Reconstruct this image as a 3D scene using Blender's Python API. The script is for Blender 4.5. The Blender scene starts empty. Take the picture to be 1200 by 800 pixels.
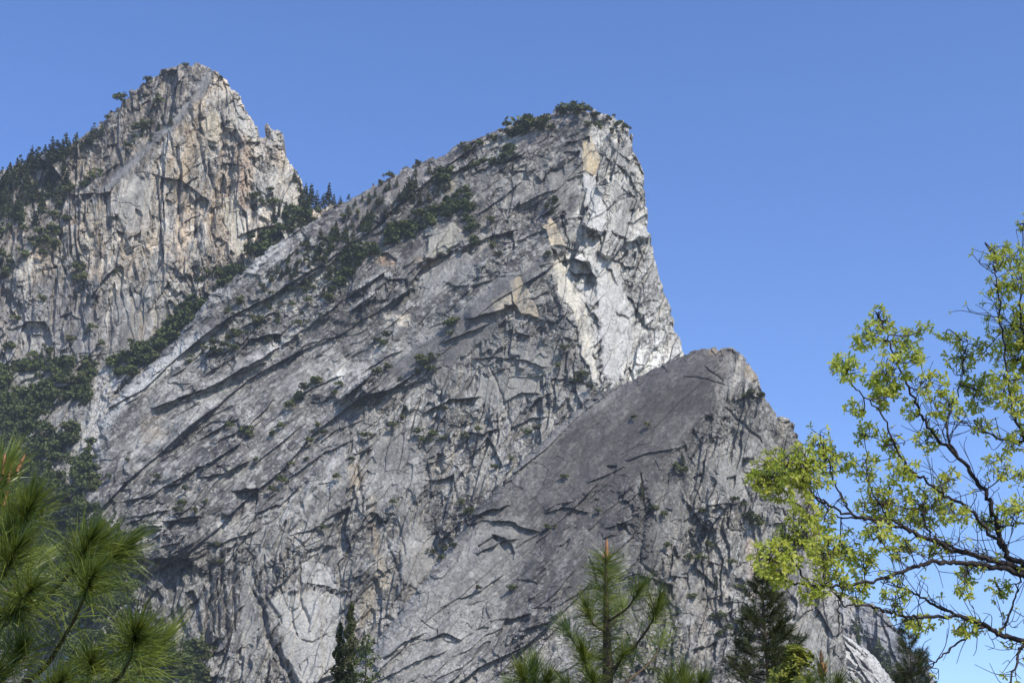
import bpy, math, random
import numpy as np

# ------------------------------------------------------------------ scene, camera, light
sc = bpy.context.scene
COL = sc.collection
F, PITCH, CAMZ = 1800.0, math.radians(20.0), 1.6      # focal length in photo pixels, camera pitch, eye height
CP, SP = math.cos(PITCH), math.sin(PITCH)
HAZE = 2.8e-5
STEP = 0.74                                            # terrain sampling, photo pixels (about 1 m of rock)

def at(px, py, Y):
    """World point at forward distance Y seen in direction (px, py) of the 1200x800 photograph."""
    px = np.asarray(px, float); py = np.asarray(py, float)
    cx, cy = (px - 600) / F, (400 - py) / F
    k = Y / (CP - cy * SP)
    return np.stack([cx * k, Y + 0 * k, (SP + cy * CP) * k + CAMZ], -1)

cam = bpy.data.cameras.new('camera'); cam.sensor_width = 36; cam.lens = 36 * F / 1200
cam.clip_start = 0.1; cam.clip_end = 40000
co = bpy.data.objects.new('camera', cam); COL.objects.link(co)
co.location = (0, 0, CAMZ); co.rotation_euler = (math.pi / 2 + PITCH, 0, 0)
sc.camera = co

SUN_EL, SUN_AZ = math.radians(46), math.radians(40)   # azimuth: to the right of straight behind the camera
sdir = np.array([math.cos(SUN_EL) * math.sin(SUN_AZ), -math.cos(SUN_EL) * math.cos(SUN_AZ), math.sin(SUN_EL)])
L = bpy.data.lights.new('sun', 'SUN'); L.energy = 3.5; L.angle = math.radians(0.53); L.color = (1.0, 0.94, 0.84)
lo = bpy.data.objects.new('sun', L); COL.objects.link(lo)
from mathutils import Vector
lo.rotation_euler = Vector(sdir).to_track_quat('Z', 'Y').to_euler()
lo.location = (0, -50, 200)

w = bpy.data.worlds.new('World'); sc.world = w; w.use_nodes = True
nt = w.node_tree
bg = nt.nodes['Background']; sky = nt.nodes.new('ShaderNodeTexSky'); sky.sky_type = 'NISHITA'
sky.sun_disc = False; sky.sun_elevation = SUN_EL
sky.sun_rotation = math.pi - SUN_AZ                    # Nishita: 0 = +Y, clockwise seen from above
sky.altitude = 1200; sky.air_density = 1.0; sky.dust_density = 0.3; sky.ozone_density = 3.6
hs = nt.nodes.new('ShaderNodeHueSaturation'); hs.inputs['Hue'].default_value = 0.511; hs.inputs['Saturation'].default_value = 1.15; hs.inputs['Value'].default_value = 1.0
nt.links.new(sky.outputs[0], hs.inputs['Color']); nt.links.new(hs.outputs[0], bg.inputs[0]); bg.inputs[1].default_value = 0.15
sc.view_settings.view_transform = 'Standard'; sc.view_settings.look = 'None'
sc.view_settings.exposure = 0.60; sc.view_settings.gamma = 1.0; sc.view_settings.use_curve_mapping = False
sc.render.engine = 'CYCLES'
sc.cycles.use_denoising = True
sc.cycles.denoiser = 'OPENIMAGEDENOISE'; sc.cycles.denoising_input_passes = 'RGB_ALBEDO_NORMAL'; sc.cycles.denoising_prefilter = 'ACCURATE'
sc.cycles.filter_width = 1.5
sc.cycles.max_bounces = 5; sc.cycles.diffuse_bounces = 3; sc.cycles.transparent_max_bounces = 8
sc.cycles.volume_bounces = 0

# ------------------------------------------------------------------ noise
_rng = np.random.RandomState(7)
TAB = _rng.rand(16, 256, 256).astype(np.float32)

def vn(x, y, seed=0):
    t = TAB[seed % 16]; o = (seed // 16) * 37
    xi = np.floor(x).astype(np.int32); yi = np.floor(y).astype(np.int32)
    fx = (x - xi).astype(np.float32); fy = (y - yi).astype(np.float32)
    fx = fx * fx * fx * (fx * (fx * 6 - 15) + 10); fy = fy * fy * fy * (fy * (fy * 6 - 15) + 10)
    x0 = (xi + o) & 255; x1 = (x0 + 1) & 255; y0 = (yi + 2 * o) & 255; y1 = (y0 + 1) & 255
    a = t[x0, y0]; b = t[x1, y0]; c = t[x0, y1]; d = t[x1, y1]
    return (a + (b - a) * fx) + ((c + (d - c) * fx) - (a + (b - a) * fx)) * fy

def fbm(x, y, octv=4, seed=0, gain=0.5):
    s = 0; a = 1.0; n = 0
    for i in range(octv):
        s = s + a * vn(x * 2 ** i + 13.7 * i, y * 2 ** i - 7.3 * i, seed + i * 3); n += a; a *= gain
    return s / n * 2 - 1                                # about -1..1

def tn(x, y, seed=0):
    """noise made of flat triangles: its level lines are straight and break at corners, like jointed rock"""
    t = TAB[seed % 16]; o = (seed // 16) * 37
    u = x + y * 0.366; v = y + x * 0.366
    xi = np.floor(u).astype(np.int32); yi = np.floor(v).astype(np.int32)
    fx = (u - xi).astype(np.float32); fy = (v - yi).astype(np.float32)
    x0 = (xi + o) & 255; x1 = (x0 + 1) & 255; y0 = (yi + 2 * o) & 255; y1 = (y0 + 1) & 255
    a = t[x0, y0]; d = t[x1, y1]
    return np.where(fx > fy, a + (t[x1, y0] - a) * fx + (d - t[x1, y0]) * fy, a + (t[x0, y1] - a) * fy + (d - t[x0, y1]) * fx)

def pfbm(x, y, octv=3, seed=0, gain=0.5):
    s = 0; a = 1.0; n = 0
    for i in range(octv):
        s = s + a * tn(x * 2.1 ** i + 13.7 * i, y * 2.1 ** i - 7.3 * i, seed + i * 3); n += a; a *= gain
    return s / n * 2 - 1

SETS = np.array([(0.42, 0.10), (-0.55, 0.12), (0.05, -0.42), (-0.10, 0.34), (0.22, 0.24), (-0.32, -0.22)], np.float32)   # joint planes the rock breaks along

def cells(u, v, seed=0, jit=0.9):
    """jittered-grid Voronoi: F1, F2, offsets to the site and three random numbers per cell"""
    xi = np.floor(u).astype(np.int32); yi = np.floor(v).astype(np.int32)
    f1 = np.full(u.shape, 9.0, np.float32); f2 = f1.copy()
    bx = np.zeros_like(f1); by = np.zeros_like(f1); ix = np.zeros_like(xi); iy = np.zeros_like(xi)
    A, B = TAB[seed % 16], TAB[(seed + 5) % 16]
    for dx in (-1, 0, 1):
        for dy in (-1, 0, 1):
            cx, cy = xi + dx, yi + dy
            hx, hy = (cx + 11 * seed) & 255, (cy + 29 * seed) & 255
            ox = (cx + 0.5 + jit * (A[hx, hy] - 0.5) - u).astype(np.float32)
            oy = (cy + 0.5 + jit * (B[hx, hy] - 0.5) - v).astype(np.float32)
            d = ox * ox + oy * oy
            m = d < f1
            f2 = np.where(m, f1, np.minimum(f2, d)); f1 = np.where(m, d, f1)
            bx = np.where(m, ox, bx); by = np.where(m, oy, by)
            ix = np.where(m, hx, ix); iy = np.where(m, hy, iy)
    r = [TAB[(seed + k) % 16][ix, iy] for k in (7, 9, 11)]
    return np.sqrt(f1), np.sqrt(f2), bx, by, r

def ss(a, b, x):
    t = np.clip((x - a) / (b - a), 0, 1)
    return t * t * (3 - 2 * t)

def rot(x, y, deg):
    """along-strike t, across-strike s; deg = how steeply the strike climbs to the right (s grows to the lower right)"""
    c, s = math.cos(math.radians(deg)), math.sin(math.radians(deg))
    return x * c - y * s, x * s + y * c

def facet(x, y, size, aspect, deg, amp, tilt, seed, warp=0.14):
    """broken planar blocks: each cell gets an offset and a tilt of its own"""
    t, s = rot(x, y, deg)
    wx = pfbm(x / size * 1.3, y / size * 1.3, 2, seed + 1) * warp; wy = pfbm(x / size * 1.3 + 40, y / size * 1.3, 2, seed + 2) * warp
    f1, f2, bx, by, r = cells(t / (size * aspect) + wx, s / size + wy, seed)
    k = np.minimum((r[1] * 6).astype(int), 5); g = (0.45 + 0.8 * r[2]) * tilt * 2.4
    c, sn = math.cos(math.radians(deg)), math.sin(math.radians(deg)); dt, dq = -bx * size * aspect, -by * size
    dx, dy = dt * c + dq * sn, -dt * sn + dq * c
    return amp * (r[0] - 0.5) * 2 + g * (SETS[k, 0] * dx + SETS[k, 1] * dy), f2 - f1

def saw(x, y, period, deg, seed, wob=0.55, length=6.0):
    """exfoliation sheets: each slides out towards the viewer down to its lower edge, then drops back"""
    t, s = rot(x, y, deg)
    q = s / period + wob * pfbm(t / (period * length), s / (period * 2.2), 2, seed) + 0.22 * pfbm(x / period * 0.9, y / period * 0.9, 2, seed + 4)
    k = np.floor(q); fr = q - k
    ki = k.astype(np.int32) & 255
    a = 0.35 + 1.3 * vn(t / (period * length * 0.6) + 17.0 * TAB[3][ki, 5] * 9, k * 3.7, seed + 8) ** 1.5
    return fr ** 1.6 * a

def seg_dist(x, y, line):
    d = np.full(x.shape, 1e9); u = np.zeros(x.shape); tot = 0
    n = len(line) - 1
    for i in range(n):
        ax, ay = line[i]; bx, by = line[i + 1]
        vx, vy = bx - ax, by - ay
        t = np.clip(((x - ax) * vx + (y - ay) * vy) / (vx * vx + vy * vy + 1e-9), 0, 1)
        e = np.hypot(x - ax - t * vx, y - ay - t * vy)
        m = e < d; d = np.where(m, e, d); u = np.where(m, (i + t) / n, u)
    return d, u

def poly_sd(x, y, poly):
    """signed distance, positive inside"""
    p = list(poly) + [poly[0]]
    d, _ = seg_dist(x, y, p)
    ins = np.zeros(x.shape, bool)
    for (ax, ay), (bx, by) in zip(p[:-1], p[1:]):
        if ay == by: continue
        ins ^= ((ay > y) != (by > y)) & (x < (bx - ax) * (y - ay) / (by - ay) + ax)
    return np.where(ins, d, -d)

# ------------------------------------------------------------------ materials
def mat(name, base, rough=0.8, spec=0.2):
    m = bpy.data.materials.new(name); m.use_nodes = True
    b = m.node_tree.nodes['Principled BSDF']
    b.inputs['Base Color'].default_value = (*base, 1); b.inputs['Roughness'].default_value = rough
    b.inputs['Specular IOR Level'].default_value = spec
    return m

def noise_mat(name, c1, c2, scale, rough=0.85, spec=0.2, detail=4, bump=0.0, trans=0.0, rand=0.0):
    """two colours mixed by object-space noise, optional bump, translucency and per-object variation"""
    m = mat(name, c1, rough, spec); n = m.node_tree.nodes; l = m.node_tree.links; b = n['Principled BSDF']
    tc = n.new('ShaderNodeTexCoord'); nz = n.new('ShaderNodeTexNoise'); nz.inputs['Scale'].default_value = scale
    nz.inputs['Detail'].default_value = detail
    l.new(tc.outputs['Object'], nz.inputs['Vector'])
    mr = n.new('ShaderNodeMapRange'); mr.inputs[1].default_value = 0.3; mr.inputs[2].default_value = 0.7
    l.new(nz.outputs[0], mr.inputs[0])
    mx = n.new('ShaderNodeMix'); mx.data_type = 'RGBA'; mx.inputs[6].default_value = (*c1, 1); mx.inputs[7].default_value = (*c2, 1)
    l.new(mr.outputs[0], mx.inputs[0]); out = mx.outputs[2]
    if rand:
        oi = n.new('ShaderNodeObjectInfo'); hs = n.new('ShaderNodeHueSaturation')
        m2 = n.new('ShaderNodeMapRange'); m2.inputs[3].default_value = 1 - rand; m2.inputs[4].default_value = 1 + rand
        l.new(oi.outputs['Random'], m2.inputs[0]); l.new(m2.outputs[0], hs.inputs['Value']); l.new(out, hs.inputs['Color'])
        out = hs.outputs[0]
    l.new(out, b.inputs['Base Color'])
    if bump:
        bp = n.new('ShaderNodeBump'); bp.inputs['Strength'].default_value = bump; l.new(nz.outputs[0], bp.inputs['Height'])
        l.new(bp.outputs[0], b.inputs['Normal'])
    if trans:
        tr = n.new('ShaderNodeBsdfTranslucent'); l.new(out, tr.inputs[0]); ms = n.new('ShaderNodeMixShader')
        ms.inputs[0].default_value = trans
        l.new(b.outputs[0], ms.inputs[1]); l.new(tr.outputs[0], ms.inputs[2])
        l.new(ms.outputs[0], n['Material Output'].inputs[0])
    return m

def rock_material():
    m = mat('granite', (0.3, 0.3, 0.3), 0.9, 0.15); n = m.node_tree.nodes; l = m.node_tree.links; b = n['Principled BSDF']
    at_ = n.new('ShaderNodeAttribute'); at_.attribute_name = 'rock_tint'
    tc = n.new('ShaderNodeTexCoord')
    nz = n.new('ShaderNodeTexNoise'); nz.inputs['Scale'].default_value = 0.30; nz.inputs['Detail'].default_value = 6; nz.inputs['Roughness'].default_value = 0.76
    l.new(tc.outputs['Object'], nz.inputs['Vector'])
    mr = n.new('ShaderNodeMapRange'); mr.inputs[1].default_value = 0.25; mr.inputs[2].default_value = 0.75
    mr.inputs[3].default_value = 0.42; mr.inputs[4].default_value = 1.58
    l.new(nz.outputs[0], mr.inputs[0])
    mx = n.new('ShaderNodeVectorMath'); mx.operation = 'SCALE'
    l.new(at_.outputs['Color'], mx.inputs[0]); l.new(mr.outputs[0], mx.inputs['Scale'])
    l.new(mx.outputs[0], b.inputs['Base Color'])
    bp = n.new('ShaderNodeBump'); bp.inputs['Strength'].default_value = 0.5; bp.inputs['Distance'].default_value = 1.2
    l.new(nz.outputs[0], bp.inputs['Height']); l.new(bp.outputs[0], b.inputs['Normal'])
    return m

def tag(o, label=None, cat=None, group=None, kind=None):
    for k, v in (('label', label), ('category', cat), ('group', group), ('kind', kind)):
        if v: o[k] = v
    return o

def mesh_np(name, V, faces, material, parent=None, tint=None, smooth=False):
    """faces: list of (array n x k) blocks"""
    me = bpy.data.meshes.new(name)
    V = np.asarray(V, np.float32); faces = [np.asarray(f, np.int32) for f in faces if len(f)]
    nl = sum(f.size for f in faces); npoly = sum(len(f) for f in faces)
    me.vertices.add(len(V)); me.vertices.foreach_set('co', V.ravel())
    me.loops.add(nl); me.loops.foreach_set('vertex_index', np.concatenate([f.ravel() for f in faces]))
    tot = np.concatenate([np.full(len(f), f.shape[1], np.int32) for f in faces])
    me.polygons.add(npoly); me.polygons.foreach_set('loop_start', np.concatenate([[0], np.cumsum(tot)[:-1]]).astype(np.int32))
    me.update(calc_edges=True)
    if smooth: me.polygons.foreach_set('use_smooth', np.ones(npoly, bool))
    else: me.polygons.foreach_set('use_smooth', np.zeros(npoly, bool))
    if tint is not None:
        a = me.attributes.new('rock_tint', 'FLOAT_COLOR', 'POINT')
        c = np.ones((len(V), 4), np.float32); c[:, :3] = tint; a.data.foreach_set('color', c.ravel())
    me.materials.append(material)
    o = bpy.data.objects.new(name, me); COL.objects.link(o)
    if parent: o.parent = parent
    return o
# ------------------------------------------------------------------ cliffs: a relief of broken granite with its own depth
GREY = np.array((0.166, 0.158, 0.143)); PALE = np.array((0.325, 0.315, 0.285)); WHITE = np.array((0.45, 0.44, 0.41))
CREAM = np.array((0.50, 0.43, 0.31)); TAN = np.array((0.36, 0.29, 0.20)); RUST = np.array((0.27, 0.19, 0.13))
VARN = np.array((0.070, 0.064, 0.061)); DARK = np.array((0.066, 0.066, 0.068)); BUFF = np.array((0.285, 0.25, 0.195)); LICH = np.array((0.17, 0.175, 0.15))

class Relief:
    def __init__(self, D, x0, x1, y0, y1=812):
        self.D = D; self.m = D / F
        self.xs = np.arange(x0, x1, STEP)
        ys = list(np.arange(y0, y1, STEP)); s = STEP
        while ys[-1] < 1052: s *= 1.12; ys.append(ys[-1] + s)
        self.ys = np.array(ys)
        self.X, self.Y = np.meshgrid(self.xs, self.ys)
        self.d = np.zeros(self.X.shape, np.float32)
        self.c = np.empty(self.X.shape + (3,), np.float32); self.c[:] = GREY
        # one shared wobble so that hand-laid outlines break like rock
        self.wx = (pfbm(self.X / 11, self.Y / 11, 3, 21) * 3.6).astype(np.float32)
        self.wy = (pfbm(self.X / 11 + 50, self.Y / 11, 3, 24) * 3.6).astype(np.float32)
        self.wb = (pfbm(self.X / 28, self.Y / 28, 3, 27) * 8).astype(np.float32)
        self.wc = (pfbm(self.X / 28 + 30, self.Y / 28, 3, 29) * 8).astype(np.float32)

    def _win(self, pts, pad):
        p = np.array(pts); a = np.searchsorted(self.xs, p[:, 0].min() - pad); b = np.searchsorted(self.xs, p[:, 0].max() + pad)
        c = np.searchsorted(self.ys, p[:, 1].min() - pad); d = np.searchsorted(self.ys, p[:, 1].max() + pad)
        return (slice(c, d), slice(a, b))

    def mask(self, poly, soft=1.5, wob=1.0):
        s = self._win(poly, soft + 6)
        k = min(1.0, max(np.ptp(np.array(poly), axis=0).min() / 40, 0.15))
        sd = poly_sd(self.X[s] + wob * (self.wx[s] + k * self.wb[s]), self.Y[s] + wob * (self.wy[s] + k * self.wc[s]), poly)
        return s, ss(-soft, soft, sd)

    def plate(self, poly, lift, gx=0.0, gy=0.0, soft=1.0, tint=None, ts=0.8, wob=0.9, flat=0.7):
        s, m = self.mask(poly, soft, wob); p = np.array(poly).mean(0)
        if flat:
            k = m > 0.6
            if k.sum() > 12:
                A_ = np.stack([self.X[s][k] - p[0], self.Y[s][k] - p[1], np.ones(k.sum())], 1)
                co_, *_ = np.linalg.lstsq(A_, self.d[s][k], rcond=None)
                pl = co_[0] * (self.X[s] - p[0]) + co_[1] * (self.Y[s] - p[1]) + co_[2]
                self.d[s] = self.d[s] * (1 - flat * m) + (pl + 0.25 * (self.d[s] - pl) * (1 - flat)) * flat * m
        self.d[s] += m * (lift + gx * (self.X[s] - p[0]) + gy * (self.Y[s] - p[1]))
        if tint is not None:
            e = ss(0.25, 0.75, m * 0.75 + 0.45 * fbm(self.X[s] / 8, self.Y[s] / 11, 4, 37) + 0.12)
            self._mix(s, np.minimum(m, e) * ts * (0.4 + 0.6 * ss(-0.3, 0.25, fbm(self.X[s] / 3.5, self.Y[s] / 16, 4, 36))), tint)

    def cave(self, poly, depth, soft=1.0, wob=0.8):
        s, m = self.mask(poly, soft, wob); p = np.array(poly)
        v = np.clip((self.Y[s] - p[:, 1].min()) / max(np.ptp(p[:, 1]), 1), 0, 1)
        self.d[s] -= m * depth * 1.9 * (1 - 0.6 * v)

    def roof(self, line, depth, up=14, ends=6, wob=2.0):
        s = self._win(line, up * 2.6 + 4); p = np.array(line)
        x = self.X[s]; yl = np.interp(x, p[:, 0], p[:, 1]) + wob * self.wy[s] * 0.4
        t = self.Y[s] - yl
        e = ss(p[0, 0] - ends, p[0, 0] + ends, x) * (1 - ss(p[-1, 0] - ends, p[-1, 0] + ends, x))
        self.d[s] += np.where(t < 0, np.exp(np.minimum(t, 0) / (up * 1.4)), 0) * depth * 2.0 * e

    def crack(self, line, width, depth, wob=0.7):
        s = self._win(line, width * 3 + 4)
        d, u = seg_dist(self.X[s] + wob * self.wx[s], self.Y[s] + wob * self.wy[s], line)
        tp = np.minimum(1, np.minimum(u, 1 - u) * 6 + 0.25)
        self.d[s] -= 1.7 * depth * np.exp(-(d / (width * tp)) ** 2)

    def _mix(self, s, a, tint):
        a = np.asarray(a, np.float32)[..., None]; self.c[s] = self.c[s] * (1 - a) + np.asarray(tint, np.float32) * a

    def tint(self, poly, col, k=0.7, soft=4, wob=1.0, grain=0.5):
        s, m = self.mask(poly, soft, wob)
        g = 1 - grain + grain * ss(-0.35, 0.35, fbm(self.X[s] / 7, self.Y[s] / 7, 4, 31))
        self._mix(s, m * k * g, col)

    def streak(self, line, width, col, k=0.7, wob=0.6):
        s = self._win(line, width * 2.5 + 4)
        d, u = seg_dist(self.X[s] + wob * self.wx[s], self.Y[s] + wob * self.wy[s], line)
        g = 0.4 + 0.6 * ss(-0.3, 0.3, fbm(self.X[s] / 3.5, self.Y[s] / 30, 3, 33))
        self._mix(s, k * np.exp(-(d / width) ** 2) * g, col)

    def Yd(self):
        return self.D - self.d * self.m

    def where(self, px, py):
        """world point of the rock surface seen at photo position (px, py)"""
        i = np.clip(np.searchsorted(self.ys, py), 0, len(self.ys) - 1); j = np.clip(np.searchsorted(self.xs, px), 0, len(self.xs) - 1)
        return at(self.xs[j], self.ys[i], self.D - float(self.d[i, j]) * self.m)

    def build(self, name, outline, drop=None, jag=1.6, material=None, back=320.0):
        """cut the relief to its skyline, round it off there and close it with a back slope"""
        X, Y = self.X, self.Y
        sd = poly_sd(X, Y, outline).astype(np.float32)
        f1, f2, bx, by, r = cells(X / 9, Y / 9, 3); _f, _g, _a, _b, r2 = cells(X / 4 + 9, Y / 4, 6)
        near = sd < 40
        rim = sd + np.where(near, (r[0] - 0.5) * 2.6 * jag + (r2[1] - 0.5) * 1.4 * jag, 0)
        # rounding: the surface runs back as it nears the skyline
        t = np.clip(rim / 16.0, 0, 1)
        self.d -= ((1 - np.sqrt(np.clip(1 - (1 - t) ** 2, 0, 1))) * 16.0).astype(np.float32)
        keep = rim > 0
        if drop is not None: keep &= ~drop
        q = keep[:-1, :-1] & keep[1:, :-1] & keep[:-1, 1:] & keep[1:, 1:]
        P = at(X, Y, self.Yd()).reshape(-1, 3)
        nx = X.shape[1]
        I, J = np.nonzero(q); a = I * nx + J
        quads = np.stack([a, a + nx, a + nx + 1, a + 1], 1)
        used = np.zeros(X.size, bool); used[quads.ravel()] = True
        new = np.cumsum(used) - 1
        V = P[used]; C = self.c.reshape(-1, 3)[used]; quads = new[quads]
        # smooth the stair steps of the cut edge: move border vertices towards their border neighbours' mean
        e = np.concatenate([quads[:, [0, 1]], quads[:, [1, 2]], quads[:, [2, 3]], quads[:, [3, 0]]])
        key = e[:, 0].astype(np.int64) * len(V) + e[:, 1]; rkey = e[:, 1].astype(np.int64) * len(V) + e[:, 0]
        bd = e[~np.isin(key, rkey)]
        for _ in range(3):
            acc = np.zeros_like(V); n = np.zeros(len(V))
            np.add.at(acc, bd[:, 0], V[bd[:, 1]]); np.add.at(acc, bd[:, 1], V[bd[:, 0]])
            np.add.at(n, bd[:, 0], 1); np.add.at(n, bd[:, 1], 1)
            k = n > 0; V[k] = V[k] * 0.5 + acc[k] / n[k, None] * 0.5
        # back slope from every border vertex
        bv = np.unique(bd); pos = np.full(len(V), -1); pos[bv] = np.arange(len(bv))
        VV = [V]; CC = [C]; Q = [quads]; base = None; n0 = len(V)
        for step in ((30, 12), (110, 70), (back, 420)):
            nb = V[bv].copy(); nb[:, 1] += step[0]; nb[:, 2] = np.maximum(nb[:, 2] - step[1], -6); VV.append(nb); CC.append(C[bv])
        rings = [bv] + [n0 + i * len(bv) + np.arange(len(bv)) for i in range(3)]
        for r0, r1 in zip(rings[:-1], rings[1:]):
            Q.append(np.stack([r0[pos[bd[:, 1]]], r0[pos[bd[:, 0]]], r1[pos[bd[:, 0]]], r1[pos[bd[:, 1]]]], 1))
        return mesh_np(name, np.concatenate(VV), [np.concatenate(Q)], material, tint=np.concatenate(CC))
rockm = rock_material()

def terrace(h, step, sharp=0.16):
    q = h / step; k = np.floor(q); f = q - k
    return (k + ss(0.5 - sharp, 0.5 + sharp, f)) * step

def granite(R, slab, wall, deg=38, lean=66, slab_amp=1.0, wall_amp=1.0, smooth=None, mottle=1.0):
    """slab / wall: 0..1 maps of diagonal sheet country and of steep blocky cliff"""
    X, Y = R.X, R.Y; d = R.d
    sm = 1.0 if smooth is None else smooth
    t, q = rot(X, Y, deg)
    m = ss(-0.30, 0.25, fbm(X / 55, Y / 55, 4, 41))                        # shattered and quiet districts
    m2 = ss(-0.15, 0.30, fbm(t / 70, q / 28, 4, 42))
    _1, e0, _2, _3, r0 = cells(t / 62 + R.wb / 40, q / 34 + R.wc / 30, 14)  # bare unbroken plates here and there
    plate = ss(0.58, 0.66, r0[0]) * ss(0.02, 0.16, e0)
    calm = 1 - 0.82 * plate; z1 = ss(-0.12, 0.12, fbm(X / 85 + 3, Y / 85, 3, 44))
    m = m * calm; m2 = m2 * calm
    a = slab * slab_amp * sm
    # sheets: stacked slabs whose lower edges overhang
    d += a * (saw(X, Y, 80, deg, 50, length=6) * 20.0 + (saw(X, Y, 34, deg - 2, 51, length=6) * 15.0 * z1 + saw(X, Y, 40, deg - 20, 47, length=4) * 15.0 * (1 - z1)) * m2 ** 1.5 + saw(X, Y, 12, deg + 9, 52, length=9) * 2.4 * m * m2)
    f, _ = facet(X, Y, 20, 1.35, deg - 26, 6.5, 0.26, 46); d += a * f * m * ss(-0.1, 0.3, fbm(X / 60 + 5, Y / 60, 3, 45))
    h = pfbm(t / 80, q / 30, 3, 54) * 30; d += a * 0.75 * (terrace(h, 9, 0.1) - h * 0.6)
    f, _ = facet(X, Y, 24, 2.2, deg, 6.0, 0.24, 60); d += a * f * m
    f, _ = facet(X, Y, 9, 1.9, deg + 4, 2.8, 0.3, 61, 0.2); d += a * f * np.maximum(m * m2, 0.3)
    f, _ = facet(X, Y, 4.5, 2.0, deg, 0.7, 0.3, 57, 0.2); d += a * f * np.maximum(m, 0.4)
    # walls: pillars, flakes and corners standing on end, leaning a little
    b = wall * wall_amp
    tl, ql = rot(X, Y, lean + 180)
    h = pfbm(tl / 80, ql / 26, 3, 55) * 36; d += b * (terrace(h, 11, 0.1) - h * 0.55)
    f, e = facet(X, Y, 52, 1.9, lean + 180, 9.0, 0.24, 59); d += b * f
    f, e = facet(X, Y, 25, 2.3, lean + 184, 8.0, 0.28, 62); d += b * f * (0.3 + 0.7 * m2)
    f, e = facet(X, Y, 12, 2.4, lean + 176, 5.0, 0.32, 63, 0.2); d += b * f * np.maximum(m, 0.35)
    f, e = facet(X, Y, 15, 1.3, 25, 4.5, 0.28, 64, 0.2); d += b * f * m2
    f, e = facet(X, Y, 5.5, 1.8, lean + 180, 2.0, 0.36, 65, 0.2); d += b * f * (0.3 + 0.9 * m)
    f, e = facet(X, Y, 2.4, 1.9, deg, 0.55, 0.34, 58, 0.1); d += f * np.maximum(a, b) * (0.25 + 0.75 * ss(-0.2, 0.3, fbm(X / 30, Y / 30, 3, 76)))
    f, e = facet(X, Y, 3.6, 1.6, 30, 0.85, 0.34, 66, 0.2); d += f * np.maximum(a, b) * (0.35 + 0.95 * m)
    rg = 1 - np.abs(fbm(X / 30, Y / 30, 4, 71)); d -= ss(0.94, 1.0, rg) * 2.0 * m * np.maximum(a, b)      # joints
    d += fbm(t / 9, q / 2.6, 3, 74) * 0.40 * np.maximum(a, 0.3) + fbm(X / 2.6, Y / 9, 3, 75) * 0.42 * b
    # native colour: mineral patchiness, lichen, run-off stains
    n1 = fbm(X / 60, Y / 60, 4, 81); n2 = slab * fbm(t / 16, q / 6, 4, 82) + wall * fbm(X / 6, Y / 14, 4, 80); n3 = fbm(X / 2.5, Y / 2.5, 2, 86)
    n4 = fbm(X / 110 + 7, Y / 110, 3, 88)
    R.c *= (1 + 0.5 * n4 + 0.34 * n1 + 0.42 * n2 + 0.42 * n3 + 0.22 * plate)[..., None]
    st = fbm(t / 60, q / 5.0, 4, 83); R._mix(np.s_[:, :], slab * ss(0.05, 0.4, st) * 0.5, VARN)
    st = fbm(X / 4.5 + 0.25 * Y / 4.5, Y / 60, 4, 84); R._mix(np.s_[:, :], wall * ss(0.08, 0.45, st) * 0.45, DARK * 1.4)
    st = fbm(X / 6 + 0.25 * Y / 6, Y / 50, 4, 85); R._mix(np.s_[:, :], wall * ss(0.10, 0.45, st) * 0.42, BUFF * 1.15)
    # every broken face weathers to its own tone; fresh chips are pale
    f1, f2, bx, by, r = cells(t / 15 + R.wx / 6, q / 7 + R.wy / 6, 9)
    R.c *= (1 + 0.32 * mottle * (r[0] - 0.5) * 2)[..., None]
    R.c *= (1 + 0.26 * (r0[1] - 0.5) * 2)[..., None]
    f1, f2, bx, by, r = cells(X / 6 + R.wx / 4, Y / 6 + R.wy / 4, 12)
    fresh = ss(0.84, 0.92, r[1]) * ss(0.0, 0.3, fbm(X / 50, Y / 50, 3, 87) + 0.15)
    R._mix(np.s_[:, :], fresh * 0.55 * mottle, PALE * 1.2)
    fl = fbm(t / 5.5, q / 1.9, 3, 89) * slab + fbm(X / 2.0, Y / 5.5, 3, 90) * wall      # flecks of clean and of blackened stone
    R._mix(np.s_[:, :], ss(0.22, 0.5, fl) * 0.6 * np.clip(mottle, 0.3, 1), PALE * 1.25); R._mix(np.s_[:, :], ss(0.2, 0.5, -fl) * 0.65, DARK * 0.8)

# ================================================================= lower peak (front right)
C = Relief(1650, 318, 1010, 398)
X, Y = C.X, C.Y
edge = np.interp(Y, [400, 440, 480, 520, 600, 700, 800, 1060], [842, 850, 845, 800, 770, 740, 700, 640])  # arete between slab and front cliff
u = X - edge
C.d += 0.42 * (Y - 407) + (-0.09 * u - 0.23 * np.sqrt(u * u + 30 ** 2)) * np.interp(Y, [600, 900], [1, 0.4])
C.d -= 0.0016 * np.maximum(X - 900, 0) ** 2
ridge = np.interp(X, [330, 400, 445, 473, 530, 600, 645, 705, 785, 842], [880, 803, 747, 710, 635, 553, 506, 459, 422, 407])
below = Y - ridge
wall = ss(-25, 35, u + 22 * fbm(X / 40, Y / 40, 3, 101)); slab = 1 - wall
quiet = 0.30 + 0.70 * ss(90, 190, below + 60 * fbm(X / 60, Y / 60, 3, 102))
quiet = np.where(X < 560, np.maximum(quiet, 0.62), quiet)
low = ss(560, 640, Y + 0.35 * (X - 700))
C.c[:] = GREY * 1.0
C._mix(np.s_[:, :], slab * (1 - ss(170, 260, below + 45 * fbm(X / 45, Y / 45, 4, 103))) * ss(540, 640, X + 30 * fbm(X / 30, Y / 30, 3, 104)) * 0.85, VARN * 1.05)
granite(C, slab, wall * 0.95, deg=42, lean=72, slab_amp=0.75, wall_amp=0.75, smooth=quiet, mottle=0.25 + 0.75 * np.maximum(wall, low * 0.6))
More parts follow.
